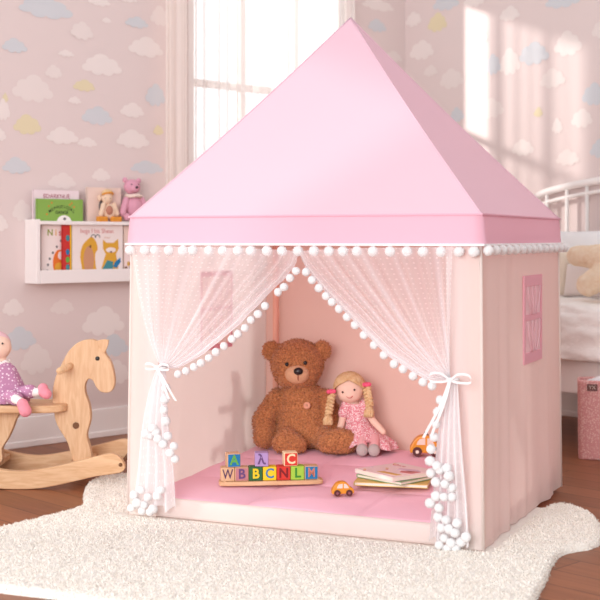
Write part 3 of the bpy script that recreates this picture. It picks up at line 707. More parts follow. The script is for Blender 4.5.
# dress: bodice and a spread skirt
def dr(u, v):
    a = 2 * PI * u
    rows = [(D(356.5, 401, 0.004), 0.036, 0.028), (D(357, 407, 0.006), 0.040, 0.034), (D(359, 416, 0.004), 0.041, 0.038), (D(360, 421, 0.0), 0.046, 0.043), (D(365, 430, -0.012), 0.072, 0.062), (D(371, 438, -0.02), 0.098, 0.080), (D(371.5, 444.5, -0.022), 0.104, 0.09)]
    x = v * (len(rows) - 1); i = min(len(rows) - 2, int(x)); t = x - i
    c = rows[i][0].lerp(rows[i + 1][0], t); rx = rows[i][1] * (1 - t) + rows[i + 1][1] * t; ry = rows[i][2] * (1 - t) + rows[i + 1][2] * t
    k = 1 + max(0, v - 0.45) * 0.18 * math.sin(a * 9 + 2 * v)
    hem = 0.0
    if math.sin(a) < 0: hem = 0.042 * max(0, v - 0.8) * 5 * (-math.sin(a)) * math.exp(-((math.cos(a) + 0.05) / 0.45) ** 2)
    return (c.x + rx * k * math.cos(a), c.y + ry * k * math.sin(a), max(0.004, c.z + hem))
bd = sheet(dr, 90, 30); bmesh.ops.remove_doubles(bd, verts=bd.verts, dist=1e-5); bmesh.ops.recalc_face_normals(bd, faces=bd.faces)
dress = link('dress', bd, DRESS, doll, True)
for s, a, b in ((-1, D(348, 403, 0), D(345.5, 411, -0.008)), (1, D(366, 402, 0), D(370, 409, -0.008))):
    z_ = bmesh.new(); limb(z_, a, b, 0.021, 0.023, 3); remesh('sleeve', z_, DRESS, dress, 0.004, 4)
link('waistband', tubeb([D(359.5, 419, 0.003) + Vector((0.046 * math.cos(a), 0.043 * math.sin(a), 0.003 * math.cos(a * 9))) for a in [2 * PI * k / 40 for k in range(41)]], 0.004, 6), DRESS, dress, True)
# hair: cap and fringe
hb = bmesh.new(); hc = D(351.5, 385, 0.0)
def cap(u, v):
    th = v * PI * 0.62; ph = 2 * PI * u; d = Vector((math.sin(th) * math.cos(ph), math.sin(th) * math.sin(ph), math.cos(th)))
    fr = max(0, -d.y)
    r = 1.10 + 0.02 * math.sin(ph * 24)
    p = Vector((d.x * 0.054 * r, d.y * 0.048 * r, d.z * 0.053 * r))
    return hc + p
sheet(lambda u, v: cap(u, v * (1 - 0.50 * max(0, math.cos(2 * PI * u + PI / 2)) ** 0.8 + 0.10 * abs(math.sin(2 * (2 * PI * u + PI / 2))))), 72, 20, hb)
bmesh.ops.remove_doubles(hb, verts=hb.verts, dist=1e-5)
ho = link('hair', hb, HAIR, doll, True); so = ho.modifiers.new('s', 'SOLIDIFY'); so.thickness = 0.005; so.offset = 0; bake(ho)
def braid(a, b, tip, n=6):
    b_ = bmesh.new(); a, b = Vector(a), Vector(b)
    for k in range(n):
        c = a.lerp(b, (k + 0.5) / n)
        for s in (-1, 1): ell(b_, c + Vector((s * 0.006, -0.002 * s, 0.004 * s)), (0.0125, 0.010, 0.0075), rot('Y', s * 32), 2)
    br = link('braid', b_, HAIR, doll, True)
    t_ = bmesh.new(); d = (tip - b)
    for k in range(10):
        an = k * PI * 2 / 10; e_ = b + d + Vector((0.014 * math.cos(an), 0.010 * math.sin(an), 0)); tube(t_, [b + Vector((0.005 * math.cos(an), 0.004 * math.sin(an), 0)), b.lerp(e_, 0.5) + Vector((0.006 * math.cos(an), 0.004 * math.sin(an), 0)), e_], [0.005, 0.007, 0.005], 6)
    link('tuft', t_, HAIR, br, True)
    tie = bmesh.new(); ell(tie, a + Vector((0, -0.006, 0.010)), (0.014, 0.012, 0.010), sub=2); ell(tie, a + Vector((0.010, -0.012, 0.012)), (0.009, 0.006, 0.008), rot('Y', 30), 2); ell(tie, a + Vector((-0.010, -0.012, 0.010)), (0.009, 0.006, 0.008), rot('Y', -30), 2)
    link('hair_tie', tie, HOTP, br, True)
braid(D(334, 391, -0.03), D(332.5, 410, -0.085), D(332, 419.5, -0.092)); braid(D(369, 384, -0.012), D(372.5, 403, -0.03), D(371.5, 413, -0.042))
eyes([D(345.5, 388.5, -0.0455), D(357.5, 386, -0.0455)], (0.0038, 0.003, 0.0042), doll, mat('dark_brown_thread', (60, 36, 26), 0.6))
link('mouth', tubeb(spline([D(349.5, 392.8, -0.0475), D(352.8, 394.3, -0.0485), D(356, 392, -0.047)], 5), 0.0012, 6), mat('lip_red', (206, 80, 80), 0.7), doll, True)
for x in (367, 378.7):
    z_ = bmesh.new(); ell(z_, D(x, 442.7, -0.118), (0.0225, 0.018, 0.0235)); sh = link('shoe', z_, GREYF, doll, True)
    z_ = bmesh.new(); limb(z_, D(x - 0.8, 434.5, -0.06), D(x - 0.3, 439.5, -0.100), 0.0225, 0.0205, 4); remesh('sock', z_, SOCK, doll, 0.004, 4)

# ------------------------------------------------------------------ alphabet blocks on a wooden tray
tp = (on_mat(219, 488) + on_mat(322, 486)) / 2; tdir = on_mat(322, 486) - on_mat(219, 488); ra = math.atan2(tdir.y, tdir.x)
TB = max(mat_w(*(tp + Vector((math.cos(ra), math.sin(ra), 0)) * s + Vector((0, 0.03 + q, 0))).to_2d()) for s in [k * 0.02 - 0.17 for k in range(18)] for q in (-0.03, 0, 0.03)) + 0.0008
tray = thing('wooden_tray', 'narrow light wood tray under the row of letter blocks', 'tray', (tp.x, tp.y + 0.028, TB), ra)
b_ = bmesh.new(); out = []
for k in range(40):
    a = 2 * PI * k / 40; ca, sa = math.cos(a), math.sin(a)
    out.append((math.copysign(abs(ca) ** 0.35, ca) * 0.176, math.copysign(abs(sa) ** 0.35, sa) * 0.034))
prism(b_, out, 0, 0.014, 0.003); xform(b_, Matrix(((1, 0, 0), (0, 0, 1), (0, 1, 0)))); bmesh.ops.recalc_face_normals(b_, faces=b_.faces); link('board', b_, WOODX, tray)
b_ = bmesh.new()
for s in (-1, 1): box(b_, (s * 0.158, 0, 0.0155), (0.01, 0.05, 0.003), 0.001)
link('end_stop', b_, WOODX, tray)
BS = 0.046
def block(ch, face, letter, side, x, lvl, label, dy=0.0, rz=0.0, hole=False):
    c = Vector((tp.x, tp.y + 0.028, 0)) + Vector((math.cos(ra), math.sin(ra), 0)) * x + Vector((-math.sin(ra), math.cos(ra), 0)) * dy
    t = thing('letter_block', label, 'toy block', (c.x, c.y, TB + 0.0145 + lvl * (BS + 0.0006)), ra + rz, 'alphabet blocks on the wooden tray')
    link('cube_body', boxb((0, 0, BS / 2), (BS, BS, BS), 0.003), side, t)
    h = BS * 0.5
    f_ = bmesh.new(); box(f_, (0, -h - 0.0003, h), (BS * 0.9, 0.001, BS * 0.9), 0.0004); link('face_panel', f_, face, t)
    text('letter', ch, BS * 0.98, letter, t, (0, -h - 0.0011, h), ext=0.0006, bold=0.0005 if ch in 'WM' else 0.0012, sx=0.74 if ch in 'WM' else 0.95)
W_ = mat('block_wood', (226, 186, 150), 0.55, kind='wood', vscale=14, rgb2=(210, 166, 126))
def cm(n, c): return mat('paint_' + n, c, 0.45)
blu, gre, lil, red, yel, mau, lim, nav, crm, dkg, prp = (cm(n, c) for n, c in dict(blue=(36, 120, 172), green=(104, 172, 74), lilac=(176, 146, 196), red=(212, 60, 48), yellow=(246, 206, 40), mauve=(188, 124, 130), lime=(164, 206, 72), navy=(40, 60, 100), cream=(250, 224, 180), darkgreen=(52, 106, 60), purple=(104, 72, 120)).items())
S_ = 0.0470
row = [('W', W_, cm('plum', (92, 60, 92)), W_, 'plain wood letter block with dark W at the left row end'), ('B', mau, prp, W_, 'mauve letter block with purple B beside the plain wood W block'), ('B', dkg, yel, dkg, 'dark green letter block with yellow B left of the yellow C block'), ('C', yel, cm('steel', (74, 128, 170)), yel, 'yellow letter block with blue C in middle of the row'), ('N', red, cm('maroon', (128, 30, 36)), red, 'red letter block with dark N under the red C block'), ('L', lim, cm('leaf', (60, 140, 50)), lim, 'lime green letter block with darker L left of the blue M'), ('M', blu, cm('rust', (206, 132, 112)), W_, 'blue letter block with rust M at the right row end')]
for k, (ch, fa, le, si, lb) in enumerate(row): block(ch, fa, le, si, -0.147 + k * S_, 0, lb)
block('A', blu, gre, W_, -0.147 + 0.4 * S_, 1, 'blue letter block with green A on top of the W block', 0.0, 0.12)
block('\u03bb', lil, prp, lil, -0.147 + 2.45 * S_, 1, 'lilac letter block with purple mark on top of the green B block', 0.002, -0.05)
block('C', red, crm, crm, -0.147 + 4.5 * S_, 1, 'red letter block with cream C on top of the red N block', 0.0, 0.05)

# ------------------------------------------------------------------ toy cars
def car(label, px, py, L_, rz, knob, hubm):
    p = on_mat(px, py); p.z = max(mat_w(p.x + i * L_ * 0.2, p.y + j * 0.015) for i in (-2, -1, 0, 1, 2) for j in (-1, 0, 1, 2)) + 0.0005
    t = thing('toy_car', label, 'toy car', p, rz); s = L_
    prof = [(-0.5, 0.1), (-0.5, 0.26), (-0.46, 0.34), (-0.36, 0.5), (-0.24, 0.6), (-0.05, 0.65), (0.12, 0.62), (0.25, 0.52), (0.33, 0.4), (0.45, 0.34), (0.5, 0.25), (0.5, 0.1)]
    pts = [(q.x * s, q.z * s) for q in spline([Vector((a, 0, b)) for a, b in prof], 3)]
    b_ = prismb(pts, -0.21 * s, 0.21 * s, 0.012 * s * 3); link('body', b_, ORANGE, t)
    for pl in ([(-0.30, 0.36), (-0.27, 0.45), (-0.20, 0.54), (-0.03, 0.57), (-0.03, 0.36)], [(0.03, 0.36), (0.03, 0.57), (0.12, 0.55), (0.21, 0.46), (0.26, 0.36)]):
        for sg in (-1, 1):
            w_ = bmesh.new(); prism(w_, [(a * s, b * s) for a, b in pl], sg * 0.205 * s, sg * 0.218 * s); link('side_window', w_, GLASS, t)
    for x in (-0.28, 0.27):
        for sg in (-1, 1):
            w_ = bmesh.new(); bmesh.ops.create_cone(w_, cap_ends=True, segments=24, radius1=0.145 * s, radius2=0.145 * s, depth=0.09 * s, matrix=Matrix.Translation((x * s, sg * 0.235 * s, 0.146 * s)) @ Matrix.Rotation(PI / 2, 4, 'X'))
            wh = link('wheel', w_, DKPUR, t)
            h_ = bmesh.new(); bmesh.ops.create_cone(h_, cap_ends=True, segments=16, radius1=0.06 * s, radius2=0.05 * s, depth=0.03 * s, matrix=Matrix.Translation((x * s, sg * 0.285 * s, 0.146 * s)) @ Matrix.Rotation(PI / 2, 4, 'X')); link('hubcap', h_, hubm, wh)
    if knob: link('roof_knob', boxb((0.0, 0, 0.69 * s), (0.11 * s, 0.11 * s, 0.09 * s), 0.01 * s), DKPUR, t)
car('small orange wooden toy car between the blocks and the books', 342.5, 496, 0.071, math.radians(8), False, mat('hub_plum', (150, 90, 100), 0.5))
car('larger orange wooden toy car with roof knob near the right curtain', 426, 456, 0.118, math.radians(-4), True, mat('hub_cream', (246, 226, 210), 0.4))

# ------------------------------------------------------------------ books
PAGE = mat('book_pages', (242, 230, 216), 0.9)
def book(name, label, cat, loc, w_, h_, t, cover, rz=0, group=None, spine=None, rx=0.0):
    """upright book: back at y=0, cover at y=-t, x centred, z up"""
    r_ = thing(name, label, cat, loc, rz, group); r_.rotation_euler.x = rx
    b_ = bmesh.new(); c = 0.002 if t > 0.007 else 0.001
    box(b_, (0, -c / 2, h_ / 2), (w_, c, h_), 0.0004); box(b_, (0, -t + c / 2, h_ / 2), (w_, c, h_), 0.0004); box(b_, (-w_ / 2 + c / 2, -t / 2, h_ / 2), (c, t, h_), 0.0004)
    link('cover', b_, cover, r_)
    link('pages', boxb((0.0005, -t / 2, h_ / 2), (w_ - 0.005, t - 2 * c, h_ - 0.005)), PAGE, r_)
    return r_
def art(parent, name, pts, y, m, th=0.0008):
    b_ = bmesh.new(); prism(b_, pts, y, y - th); return link(name, b_, m, parent)
def disc(cx, cz, rx, rz, n=24): return [(cx + rx * math.cos(2 * PI * k / n), cz + rz * math.sin(2 * PI * k / n)) for k in range(n)]
# stack of three in the tent: each lies flat (rx = -90 deg turns the cover up)
cw = mat('cover_white', (244, 222, 220), 0.5); cg = mat('cover_green', (150, 176, 130), 0.5); cy = mat('cover_yellow', (226, 192, 110), 0.5)
ROSE = cm('rose', (206, 120, 120)); OCH = cm('ochre', (212, 168, 84)); LILA = cm('pale_lilac', (220, 190, 206)); DKB = cm('brown', (120, 76, 56)); ORG = cm('orange', (230, 120, 50))
sc_ = on_mat(396, 486); zb = max(mat_w(sc_.x + i * 0.05, sc_.y + j * 0.04 + 0.02) for i in (-2.5, -2, -1, 0, 1, 2, 2.5) for j in (-2, -1, 0, 1, 2, 3)) + 0.001
def flat(label, px, py, z, w_, h_, t, cover, rz):
    p = at_z(px, py, z); r_ = book('picture_book', label, 'book', (p.x, p.y, z), w_, h_, t, cover, 0, 'picture books stacked on the pink mat')
    r_.rotation_mode = 'XYZ'; r_.rotation_euler = (-PI / 2, 0, rz)
    return r_
def flat2(label, px, py, z, w_, h_, t, cover, rz):
    r_ = flat(label, px, py, z, w_, h_, t, cover, rz)
    M = Matrix.Rotation(rz, 4, 'Z') @ Matrix.Rotation(-PI / 2, 4, 'X') @ Matrix.Translation((0, 0, -h_ / 2)); p = r_.location.copy()
    r_.matrix_world = Matrix.Translation(p) @ M; return r_
k1 = flat2('yellow picture book with orange marks, bottom of the stack by right curtain', 394, 482, zb, 0.245, 0.175, 0.012, cy, math.radians(-12))
art(k1, 'cover_picture', disc(-0.06, 0.10, 0.018, 0.02), -0.0119, ORG); art(k1, 'cover_picture', disc(-0.085, 0.06, 0.012, 0.014), -0.0119, ROSE)
art(k1, 'cover_picture', [(0.03, 0.018), (0.075, 0.018), (0.075, 0.036), (0.03, 0.036)], -0.0119, mat('paint_steel', (74, 128, 170)))
k2 = flat2('thin green picture book in the middle of the stack by right curtain', 395, 478, zb + 0.0135, 0.20, 0.165, 0.011, cg, math.radians(-46))
k3 = flat2('white picture book with rosy cover art on top of the stack', 396, 474, zb + 0.026, 0.195, 0.195, 0.015, cw, math.radians(-54))
art(k3, 'cover_picture', [(0.0, 0.10), (0.07, 0.11), (0.085, 0.135), (0.05, 0.15), (-0.01, 0.125)], -0.0149, LILA); art(k3, 'cover_picture', [(0.045, 0.075), (0.088, 0.085), (0.088, 0.13), (0.06, 0.125), (0.03, 0.095)], -0.0149, ROSE)
art(k3, 'cover_picture', [(-0.01, 0.022), (0.08, 0.03), (0.085, 0.05), (0.0, 0.045)], -0.0149, OCH)
for q in range(8): art(k3, 'cover_picture', disc(-0.08 + 0.015 * (q % 5), 0.16 - 0.024 * q + 0.01 * (q % 3), 0.007, 0.004, 10), -0.0149, (OCH, ROSE, LILA)[q % 3])
text('title', 'Once', 0.03, ROSE, k3, (-0.05, -0.0153, 0.155), ext=0.0002)

# ------------------------------------------------------------------ rocking horse
YH0, YH1 = 4.62, 4.97; YH = (YH0 + YH1) / 2
base = at_z(30, 470); HB = Vector((at_y(20, 470, YH).x, YH, 0.0))
horse = thing('rocking_horse', 'light wood rocking horse with curved rockers beside the play tent', 'rocking horse', HB)
def hz(px, py, Y): p = at_y(px, py, Y); return (p.x - HB.x, p.z)
def loc(pts, Y, n=4): return [(q.x, q.z) for q in smooth_loop([(hz(x, y, Y)[0], 0, hz(x, y, Y)[1]) for x, y in pts], n)]
hp = [(107.5, 340.5), (106, 346), (105, 353), (111, 363), (114.5, 378), (113.5, 388), (109, 392.5), (101, 392), (96, 387), (93, 381), (89, 379), (85.5, 383), (85, 392), (89.5, 406), (90.5, 419), (87.5, 431), (87, 438), (90.5, 450), (90, 461), (74, 462), (67.5, 443), (57, 425), (53.5, 410), (52.5, 392), (55.5, 377), (61, 365), (68, 352), (78, 342.5), (90, 339.5), (99, 341.5)]
link('head_board', prismb(loc(hp, YH - 0.02), -0.02, 0.02, 0.004), WOOD, horse)
link('ear', prismb(loc([(97, 341), (108.5, 340), (105, 352), (101, 349)], YH - 0.03, 3), -0.032, -0.0215, 0.002), WOOD, horse)
x, z = hz(97.5, 358.5, YH - 0.02); eye_ = ellb((x, -0.0205, z), (0.0085, 0.004, 0.0085), sub=3); link('eye', eye_, BLK, horse, True)
x, z = hz(76, 425.5, YH - 0.02); b_ = bmesh.new(); bmesh.ops.create_cone(b_, cap_ends=True, segments=20, radius1=0.0125, radius2=0.0125, depth=0.004, matrix=Matrix.Translation((x, -0.0215, z)) @ Matrix.Rotation(PI / 2, 4, 'X')); link('peg_hole', b_, mat('dark_wood', (120, 80, 52), 0.6), horse)
h1 = hz(62, 366.5, YH - 0.02); link('handle', tubeb([(h1[0] + 0.055, 0.12, h1[1] + 0.012), (h1[0] + 0.012, -0.13, h1[1] - 0.006)], 0.0135, 14), WOODX, horse, True)
sz = hz(40, 405, YH)[1]; sx1 = hz(68.5, 400, YH)[0]; sl = -0.40
so_ = []
for k in range(40):
    a = 2 * PI * k / 40; ca, sa = math.cos(a), math.sin(a)
    so_.append(((sx1 + sl) / 2 + math.copysign(abs(ca) ** 0.4, ca) * (sx1 - sl) / 2, math.copysign(abs(sa) ** 0.5, sa) * 0.105))
b_ = prismb(so_, 0, 0.028, 0.006); xform(b_, Matrix(((1, 0, 0), (0, 0, 1), (0, 1, 0)))); xform(b_, Matrix.Translation((0, 0, sz - 0.018))); bmesh.ops.recalc_face_normals(b_, faces=b_.faces); link('seat', b_, WOODX, horse)
SEATZ = sz + 0.010
lp_ = [(18, 406), (16.5, 420), (10, 436), (3, 448), (2, 462), (-22, 466), (-24, 452), (-28, 432), (-34, 418), (-38, 406)]
zz = [(q[0], min(q[1], sz - 0.021)) for q in loc(lp_, YH, 3)]; link('leg_board', prismb(zz, -0.02, 0.02, 0.003), WOOD, horse)
near = [(-60, 445), (-40, 456), (-10, 466), (20, 470), (50, 466), (78, 460), (98, 455), (112, 452.3), (120, 456), (125, 465), (122, 470.5), (111, 473), (96, 475), (75, 480), (45, 486.3), (20, 488), (-10, 486), (-45, 475), (-66, 460), (-68, 450)]
P_ = loc(near, YH0, 4)
zmin = min(p[1] for p in P_); P_ = [(p[0], p[1] - zmin + 0.001) for p in P_]
link('rocker', prismb(P_, -0.165 - 0.016, -0.165 + 0.016, 0.004), WOODX, horse); link('rocker', prismb(P_, 0.165 - 0.016, 0.165 + 0.016, 0.004), WOODX, horse)
for px in (81, -12):
    x, z = hz(px, 463, YH); link('cross_slat', boxb((x, 0, z), (0.075 if px > 0 else 0.10, 0.36, 0.022), 0.003), WOODX, horse)
xs_ = hz(124, 461, YH0)[0]; link('rocker_peg', tubeb([(xs_ - 0.012, -0.186, 0.092), (xs_ - 0.012, 0.186, 0.092)], 0.007, 10), mat('dark_wood', (1, 1, 1)), horse, True)

# doll sitting on the horse
qd = Vector((at_y(6, 405, YH - 0.04).x, YH - 0.02, SEATZ + 0.001))
rider = thing('cloth_doll', 'cloth doll in dotted purple dress sitting on the rocking horse seat', 'doll', qd)
def Q(px, py, y): p = at_y(px, py, YH - 0.02 + y); return Vector((p.x - qd.x, y, p.z - qd.z))
b_ = bmesh.new(); ell(b_, Q(-3, 347, 0), (0.055, 0.05, 0.05)); limb(b_, Q(0, 356, 0), Q(2, 364, 0), 0.019, 0.022)
limb(b_, Q(3, 370, 0), Q(4, 394, 0), 0.035, 0.038); ell(b_, Q(7.5, 349.5, -0.015), (0.010, 0.010, 0.008))
limb(b_, Q(14, 395, -0.02), Q(38, 392.5, -0.05), 0.019, 0.015, 7); limb(b_, Q(10, 397, -0.06), Q(21.5, 401.5, -0.135), 0.018, 0.015, 7)
for v in b_.verts: v.co.z = max(v.co.z, 0.004)
remesh('body', b_, SKIN, rider, 0.004, 5)
b_ = bmesh.new(); ell(b_, Q(-5, 344, 0.012), (0.06, 0.05, 0.052)); link('hat', b_, mat('pale_pink_hat', (236, 190, 196), 0.9), rider, True)
def pd(u, v):
    a = 2 * PI * u; rows = [(Q(1, 361, 0), 0.026), (Q(2, 367, 0), 0.05), (Q(3, 378, 0), 0.066), (Q(5, 390, 0), 0.080), (Q(6, 399, 0), 0.088), (Q(6, 404.5, 0), 0.082)]
    x = v * (len(rows) - 1); i = min(len(rows) - 2, int(x)); t = x - i; c = rows[i][0].lerp(rows[i + 1][0], t); r_ = rows[i][1] * (1 - t) + rows[i + 1][1] * t
    k = 1 + 0.06 * v * math.sin(7 * a); return (c.x + r_ * k * math.cos(a), c.y + r_ * 0.8 * k * math.sin(a), max(0.003, c.z))
pdm = sheet(pd, 60, 18); bmesh.ops.remove_doubles(pdm, verts=pdm.verts, dist=1e-5); bmesh.ops.recalc_face_normals(pdm, faces=pdm.faces); link('dress', pdm, PURP, rider, True)
for a, b in ((Q(14, 394, -0.02), Q(30, 391.5, -0.045)), (Q(10, 396, -0.06), Q(16.5, 399, -0.09))):
    z_ = bmesh.new(); limb(z_, a, b, 0.027, 0.028, 5)
    for v in z_.verts: v.co.z = max(v.co.z, 0.002)
    remesh('dress_leg', z_, PURP, rider, 0.004, 4)
z_ = bmesh.new(); limb(z_, Q(31, 392.3, -0.05), Q(38, 392, -0.055), 0.0185, 0.0165, 4); remesh('cuff', z_, WHT, rider, 0.004, 3)
z_ = bmesh.new(); limb(z_, Q(15.5, 399, -0.115), Q(20, 401.5, -0.135), 0.0185, 0.0165, 4); remesh('cuff', z_, WHT, rider, 0.004, 3)
z_ = bmesh.new(); limb(z_, Q(42.5, 391.5, -0.055), Q(46.5, 394, -0.06), 0.021, 0.021, 3); ell(z_, Q(43, 388, -0.055), 0.019); remesh('shoe', z_, SHOEP, rider, 0.004, 5, 0.001)
z_ = bmesh.new(); limb(z_, Q(22.5, 404, -0.145), Q(25.5, 411, -0.15), 0.022, 0.024, 4); remesh('shoe', z_, SHOEP, rider, 0.004, 5, 0.001)
eyes([Q(2.5, 343.5, -0.044)], 0.004, rider); link('collar', tubeb([Q(1, 361.5, 0) + Vector((0.03 * math.cos(a), 0.026 * math.sin(a), 0.004 * math.sin(6 * a))) for a in [2 * PI * k / 24 for k in range(25)]], 0.005, 6), WHT, rider, True)

# ------------------------------------------------------------------ wall shelf with books and toys
SD = 0.10
sx0, sz0 = w1(37, 284, SD); sxe = w1(152, 284, SD)[0]; szt = w1(37, 221, SD)[1]; lipz = w1(60, 270, SD)[1]
SP = P1 + T1 * sx0; SP.z = sz0
shelf = thing('wall_shelf', 'white wall mounted book shelf holding picture books and toys', 'shelf', SP, A1)
SW = sxe - sx0; SH = szt - sz0; LZ = lipz - sz0
link('end_panel', boxb((0.009, -SD / 2, SH / 2 + 0.004), (0.018, SD - 0.002, SH + 0.008), 0.002), SHELFW, shelf); link('end_panel', boxb((SW - 0.009, -SD / 2, SH / 2 + 0.004), (0.018, SD - 0.002, SH + 0.008), 0.002), SHELFW, shelf)
link('back_panel', boxb((SW / 2, -0.007, SH / 2), (SW - 0.037, 0.010, SH - 0.002)), SHELFW, shelf)
link('bottom_board', boxb((SW / 2, -SD / 2, 0.008), (SW - 0.037, SD - 0.014, 0.016)), SHELFW, shelf)
link('front_lip', boxb((SW / 2, -SD + 0.007, LZ / 2), (SW - 0.037, 0.014, LZ), 0.002), SHELFW, shelf)
TB_ = SH - 0.010
link('top_board', boxb((SW / 2, -SD / 2 + 0.003, TB_), (SW - 0.037, SD - 0.022, 0.012), 0.002), SHELFW, shelf)
link('top_rail', boxb((SW / 2, -SD + 0.006, TB_ + 0.003), (SW - 0.037, 0.010, 0.016), 0.002), SHELFW, shelf)
def sxz(px, py, d): a = w1(px, py, d); return a[0] - sx0, a[1] - sz0
def sbook(label, x0, x1, ytop, d, base_z, cover, t, cat='book', grp=None):
    a, zt_ = sxz(x0, ytop, d); b, _ = sxz(x1, ytop, d); c = (a + b) / 2
    p = SP + T1 * c + N1 * (d - t); p.z = sz0 + base_z
    return book('picture_book', label, cat, p, b - a, zt_ - base_z, t, cover, A1, grp), b - a, zt_ - base_z
ZTOP = TB_ + 0.0065; ZBOT = 0.0165
g1 = 'picture books on top of the wall shelf'; g2 = 'picture books behind the front lip of the wall shelf'
c1_ = mat('cover_pinkwhite', (240, 222, 226), 0.5); c2_ = mat('cover_leaf', (138, 178, 84), 0.5); c3_ = mat('cover_blush', (238, 212, 200), 0.5); c4_ = mat('cover_cream', (244, 230, 226), 0.5); fb = lambda pts: [((x + .048) * 1.35 - .05, z * 1.40) for x, z in pts]; ff = lambda pts: [((x - .044) * 2 + .072, z * 1.5) for x, z in pts]
c5_ = mat('cover_scarlet', (204, 56, 52), 0.5)
MAG = cm('magenta', (160, 50, 84)); DGR = cm('forest', (44, 60, 40)); GLD = cm('gold', (224, 168, 60)); TAN = cm('tan', (206, 150, 116)); TEA = cm('teal', (70, 140, 150)); OLV = cm('olive', (150, 160, 70)); GRY = cm('grey', (120, 116, 118))
r_, bw, bh = sbook('white picture book with magenta title behind the green book on the shelf top', 33.5, 79, 189.5, 0.045, ZTOP, c1_, 0.012, 'book', g1)
text('title', 'BDARKNUE', 0.027, MAG, r_, (-0.0, -0.0123, bh - 0.028), ext=0.0002, sx=1.0)
r_, bw, bh = sbook('green picture book with arched dark title standing on the shelf top', 37, 83, 198.5, 0.066, ZTOP, c2_, 0.012, 'book', g1)
for k, ch in enumerate('MEPPUTICOAL'):
    a = (k - 5) / 5; text('title', ch, 0.018, DGR, r_, (0.008 + a * 0.062, -0.0123, bh * 0.66 - 0.020 * a * a), (PI / 2, 0.45 * a, 0), ext=0.0002, bold=0.0004)
text('title', 'GANGE', 0.020, DGR, r_, (0.008, -0.0123, bh * 0.42), ext=0.0002, bold=0.0004)
art(r_, 'cover_picture', [(0.02 + 0.038 * math.cos(k * PI / 12), 0.001 + 0.030 * math.sin(k * PI / 12)) for k in range(13)], -0.0119, WHT); art(r_, 'cover_picture', disc(0.022, 0.015, 0.008, 0.006), -0.0125, GRY)
for x_, z_ in ((-0.06, 0.062), (-0.045, 0.075), (0.06, 0.075), (0.072, 0.06), (-0.07, 0.03), (0.05, 0.068)): art(r_, 'cover_picture', disc(x_, z_ * bh / 0.09, 0.004, 0.004, 10), -0.0119, ORG)
r_, bw, bh = sbook('blush picture book behind the orange footed doll on the shelf top', 87, 121, 187, 0.045, ZTOP, c3_, 0.012, 'book', g1)
art(r_, 'cover_picture', disc(-0.018, bh * 0.45, 0.012, 0.03), -0.0119, GRY); art(r_, 'cover_picture', disc(-0.012, bh * 0.72, 0.006, 0.01), -0.0119, TAN)
# front row
r_, bw, bh = sbook('cream picture book titled with an orange shape at the shelf left end', 41, 70.5, 225, 0.060, ZBOT, c4_, 0.012, 'book', g2)
for ch, m_, x_ in (('N', OLV, -0.030), ('i', GLD, 0.000), ('s', ROSE, 0.022)): text('title', ch, 0.040, m_, r_, (x_, -0.0123, bh - 0.034), ext=0.0002, bold=0.0008)
art(r_, 'cover_picture', disc(0.018, bh * 0.30, 0.034, 0.060), -0.0119, ORG); art(r_, 'cover_picture', disc(0.016, bh * 0.22, 0.022, 0.022), -0.0126, GLD); art(r_, 'cover_picture', disc(0.024, bh * 0.44, 0.014, 0.018), -0.0126, c4_)
for k in range(7): art(r_, 'cover_picture', disc(-0.040 - 0.008 * math.sin(k * 0.7) + 0.060 * (k / 6) ** 2, bh * (0.05 + 0.11 * k), 0.006, 0.006, 8), -0.0119, GRY)
r_, bw, bh = sbook('red picture book with coloured dots overlapping the cream book on the shelf', 62.5, 71.3, 225, 0.076, ZBOT, c5_, 0.011, 'book', g2)
art(r_, 'spine_strip', [(bw / 2 - 0.006, 0), (bw / 2, 0), (bw / 2, bh), (bw / 2 - 0.006, bh)], -0.0109, yel)
for z_, m_ in ((0.76, TEA), (0.5, blu), (0.36, gre), (0.22, TEA)): art(r_, 'cover_picture', disc(0.004, bh * z_, 0.010, 0.014), -0.0109, m_)
r_, bw, bh = sbook('wide white picture book with golden bear and fox on the shelf', 72, 122.8, 224.5, 0.074, ZBOT, c4_, 0.014, 'book', g2)
text('title', 'hugs I his Shean', 0.029, ROSE, r_, (-0.004, -0.0143, bh * 0.88), ext=0.0002)
text('author', 'a Nuntal', 0.010, TAN, r_, (0.05, -0.0143, bh * 0.76), ext=0.0002)
art(r_, 'bear_picture', fb([(q.x, q.z) for q in smooth_loop([(-0.085, 0, 0.002), (-0.075, 0, 0.03), (-0.082, 0, 0.07), (-0.074, 0, 0.105), (-0.055, 0, 0.125), (-0.035, 0, 0.135), (-0.018, 0, 0.118), (-0.012, 0, 0.095), (-0.022, 0, 0.08), (-0.020, 0, 0.04), (-0.012, 0, 0.002)], 3)]), -0.0139, GLD)
art(r_, 'bear_picture', fb(disc(-0.048, 0.06, 0.021, 0.045)), -0.0146, TAN); art(r_, 'bear_picture', fb(disc(-0.042, 0.104, 0.004, 0.005, 10)), -0.0153, DKB)
for cx in (-0.03, -0.012): art(r_, 'bear_picture', fb([(cx + 0.010 * math.cos(a), 0.132 + 0.012 * math.sin(a)) for a in [PI * k / 10 for k in range(11)]] + [(cx + 0.007 * math.cos(a), 0.132 + 0.009 * math.sin(a)) for a in [PI * k / 10 for k in range(10, -1, -1)]]), -0.0146, GRY)
art(r_, 'fox_picture', ff([(0.022, 0.118), (0.032, 0.108), (0.052, 0.108), (0.064, 0.120), (0.066, 0.09), (0.058, 0.074), (0.062, 0.05), (0.066, 0.02), (0.060, 0.002), (0.020, 0.002), (0.018, 0.03), (0.026, 0.06), (0.030, 0.074), (0.022, 0.09)]), -0.0139, GLD)
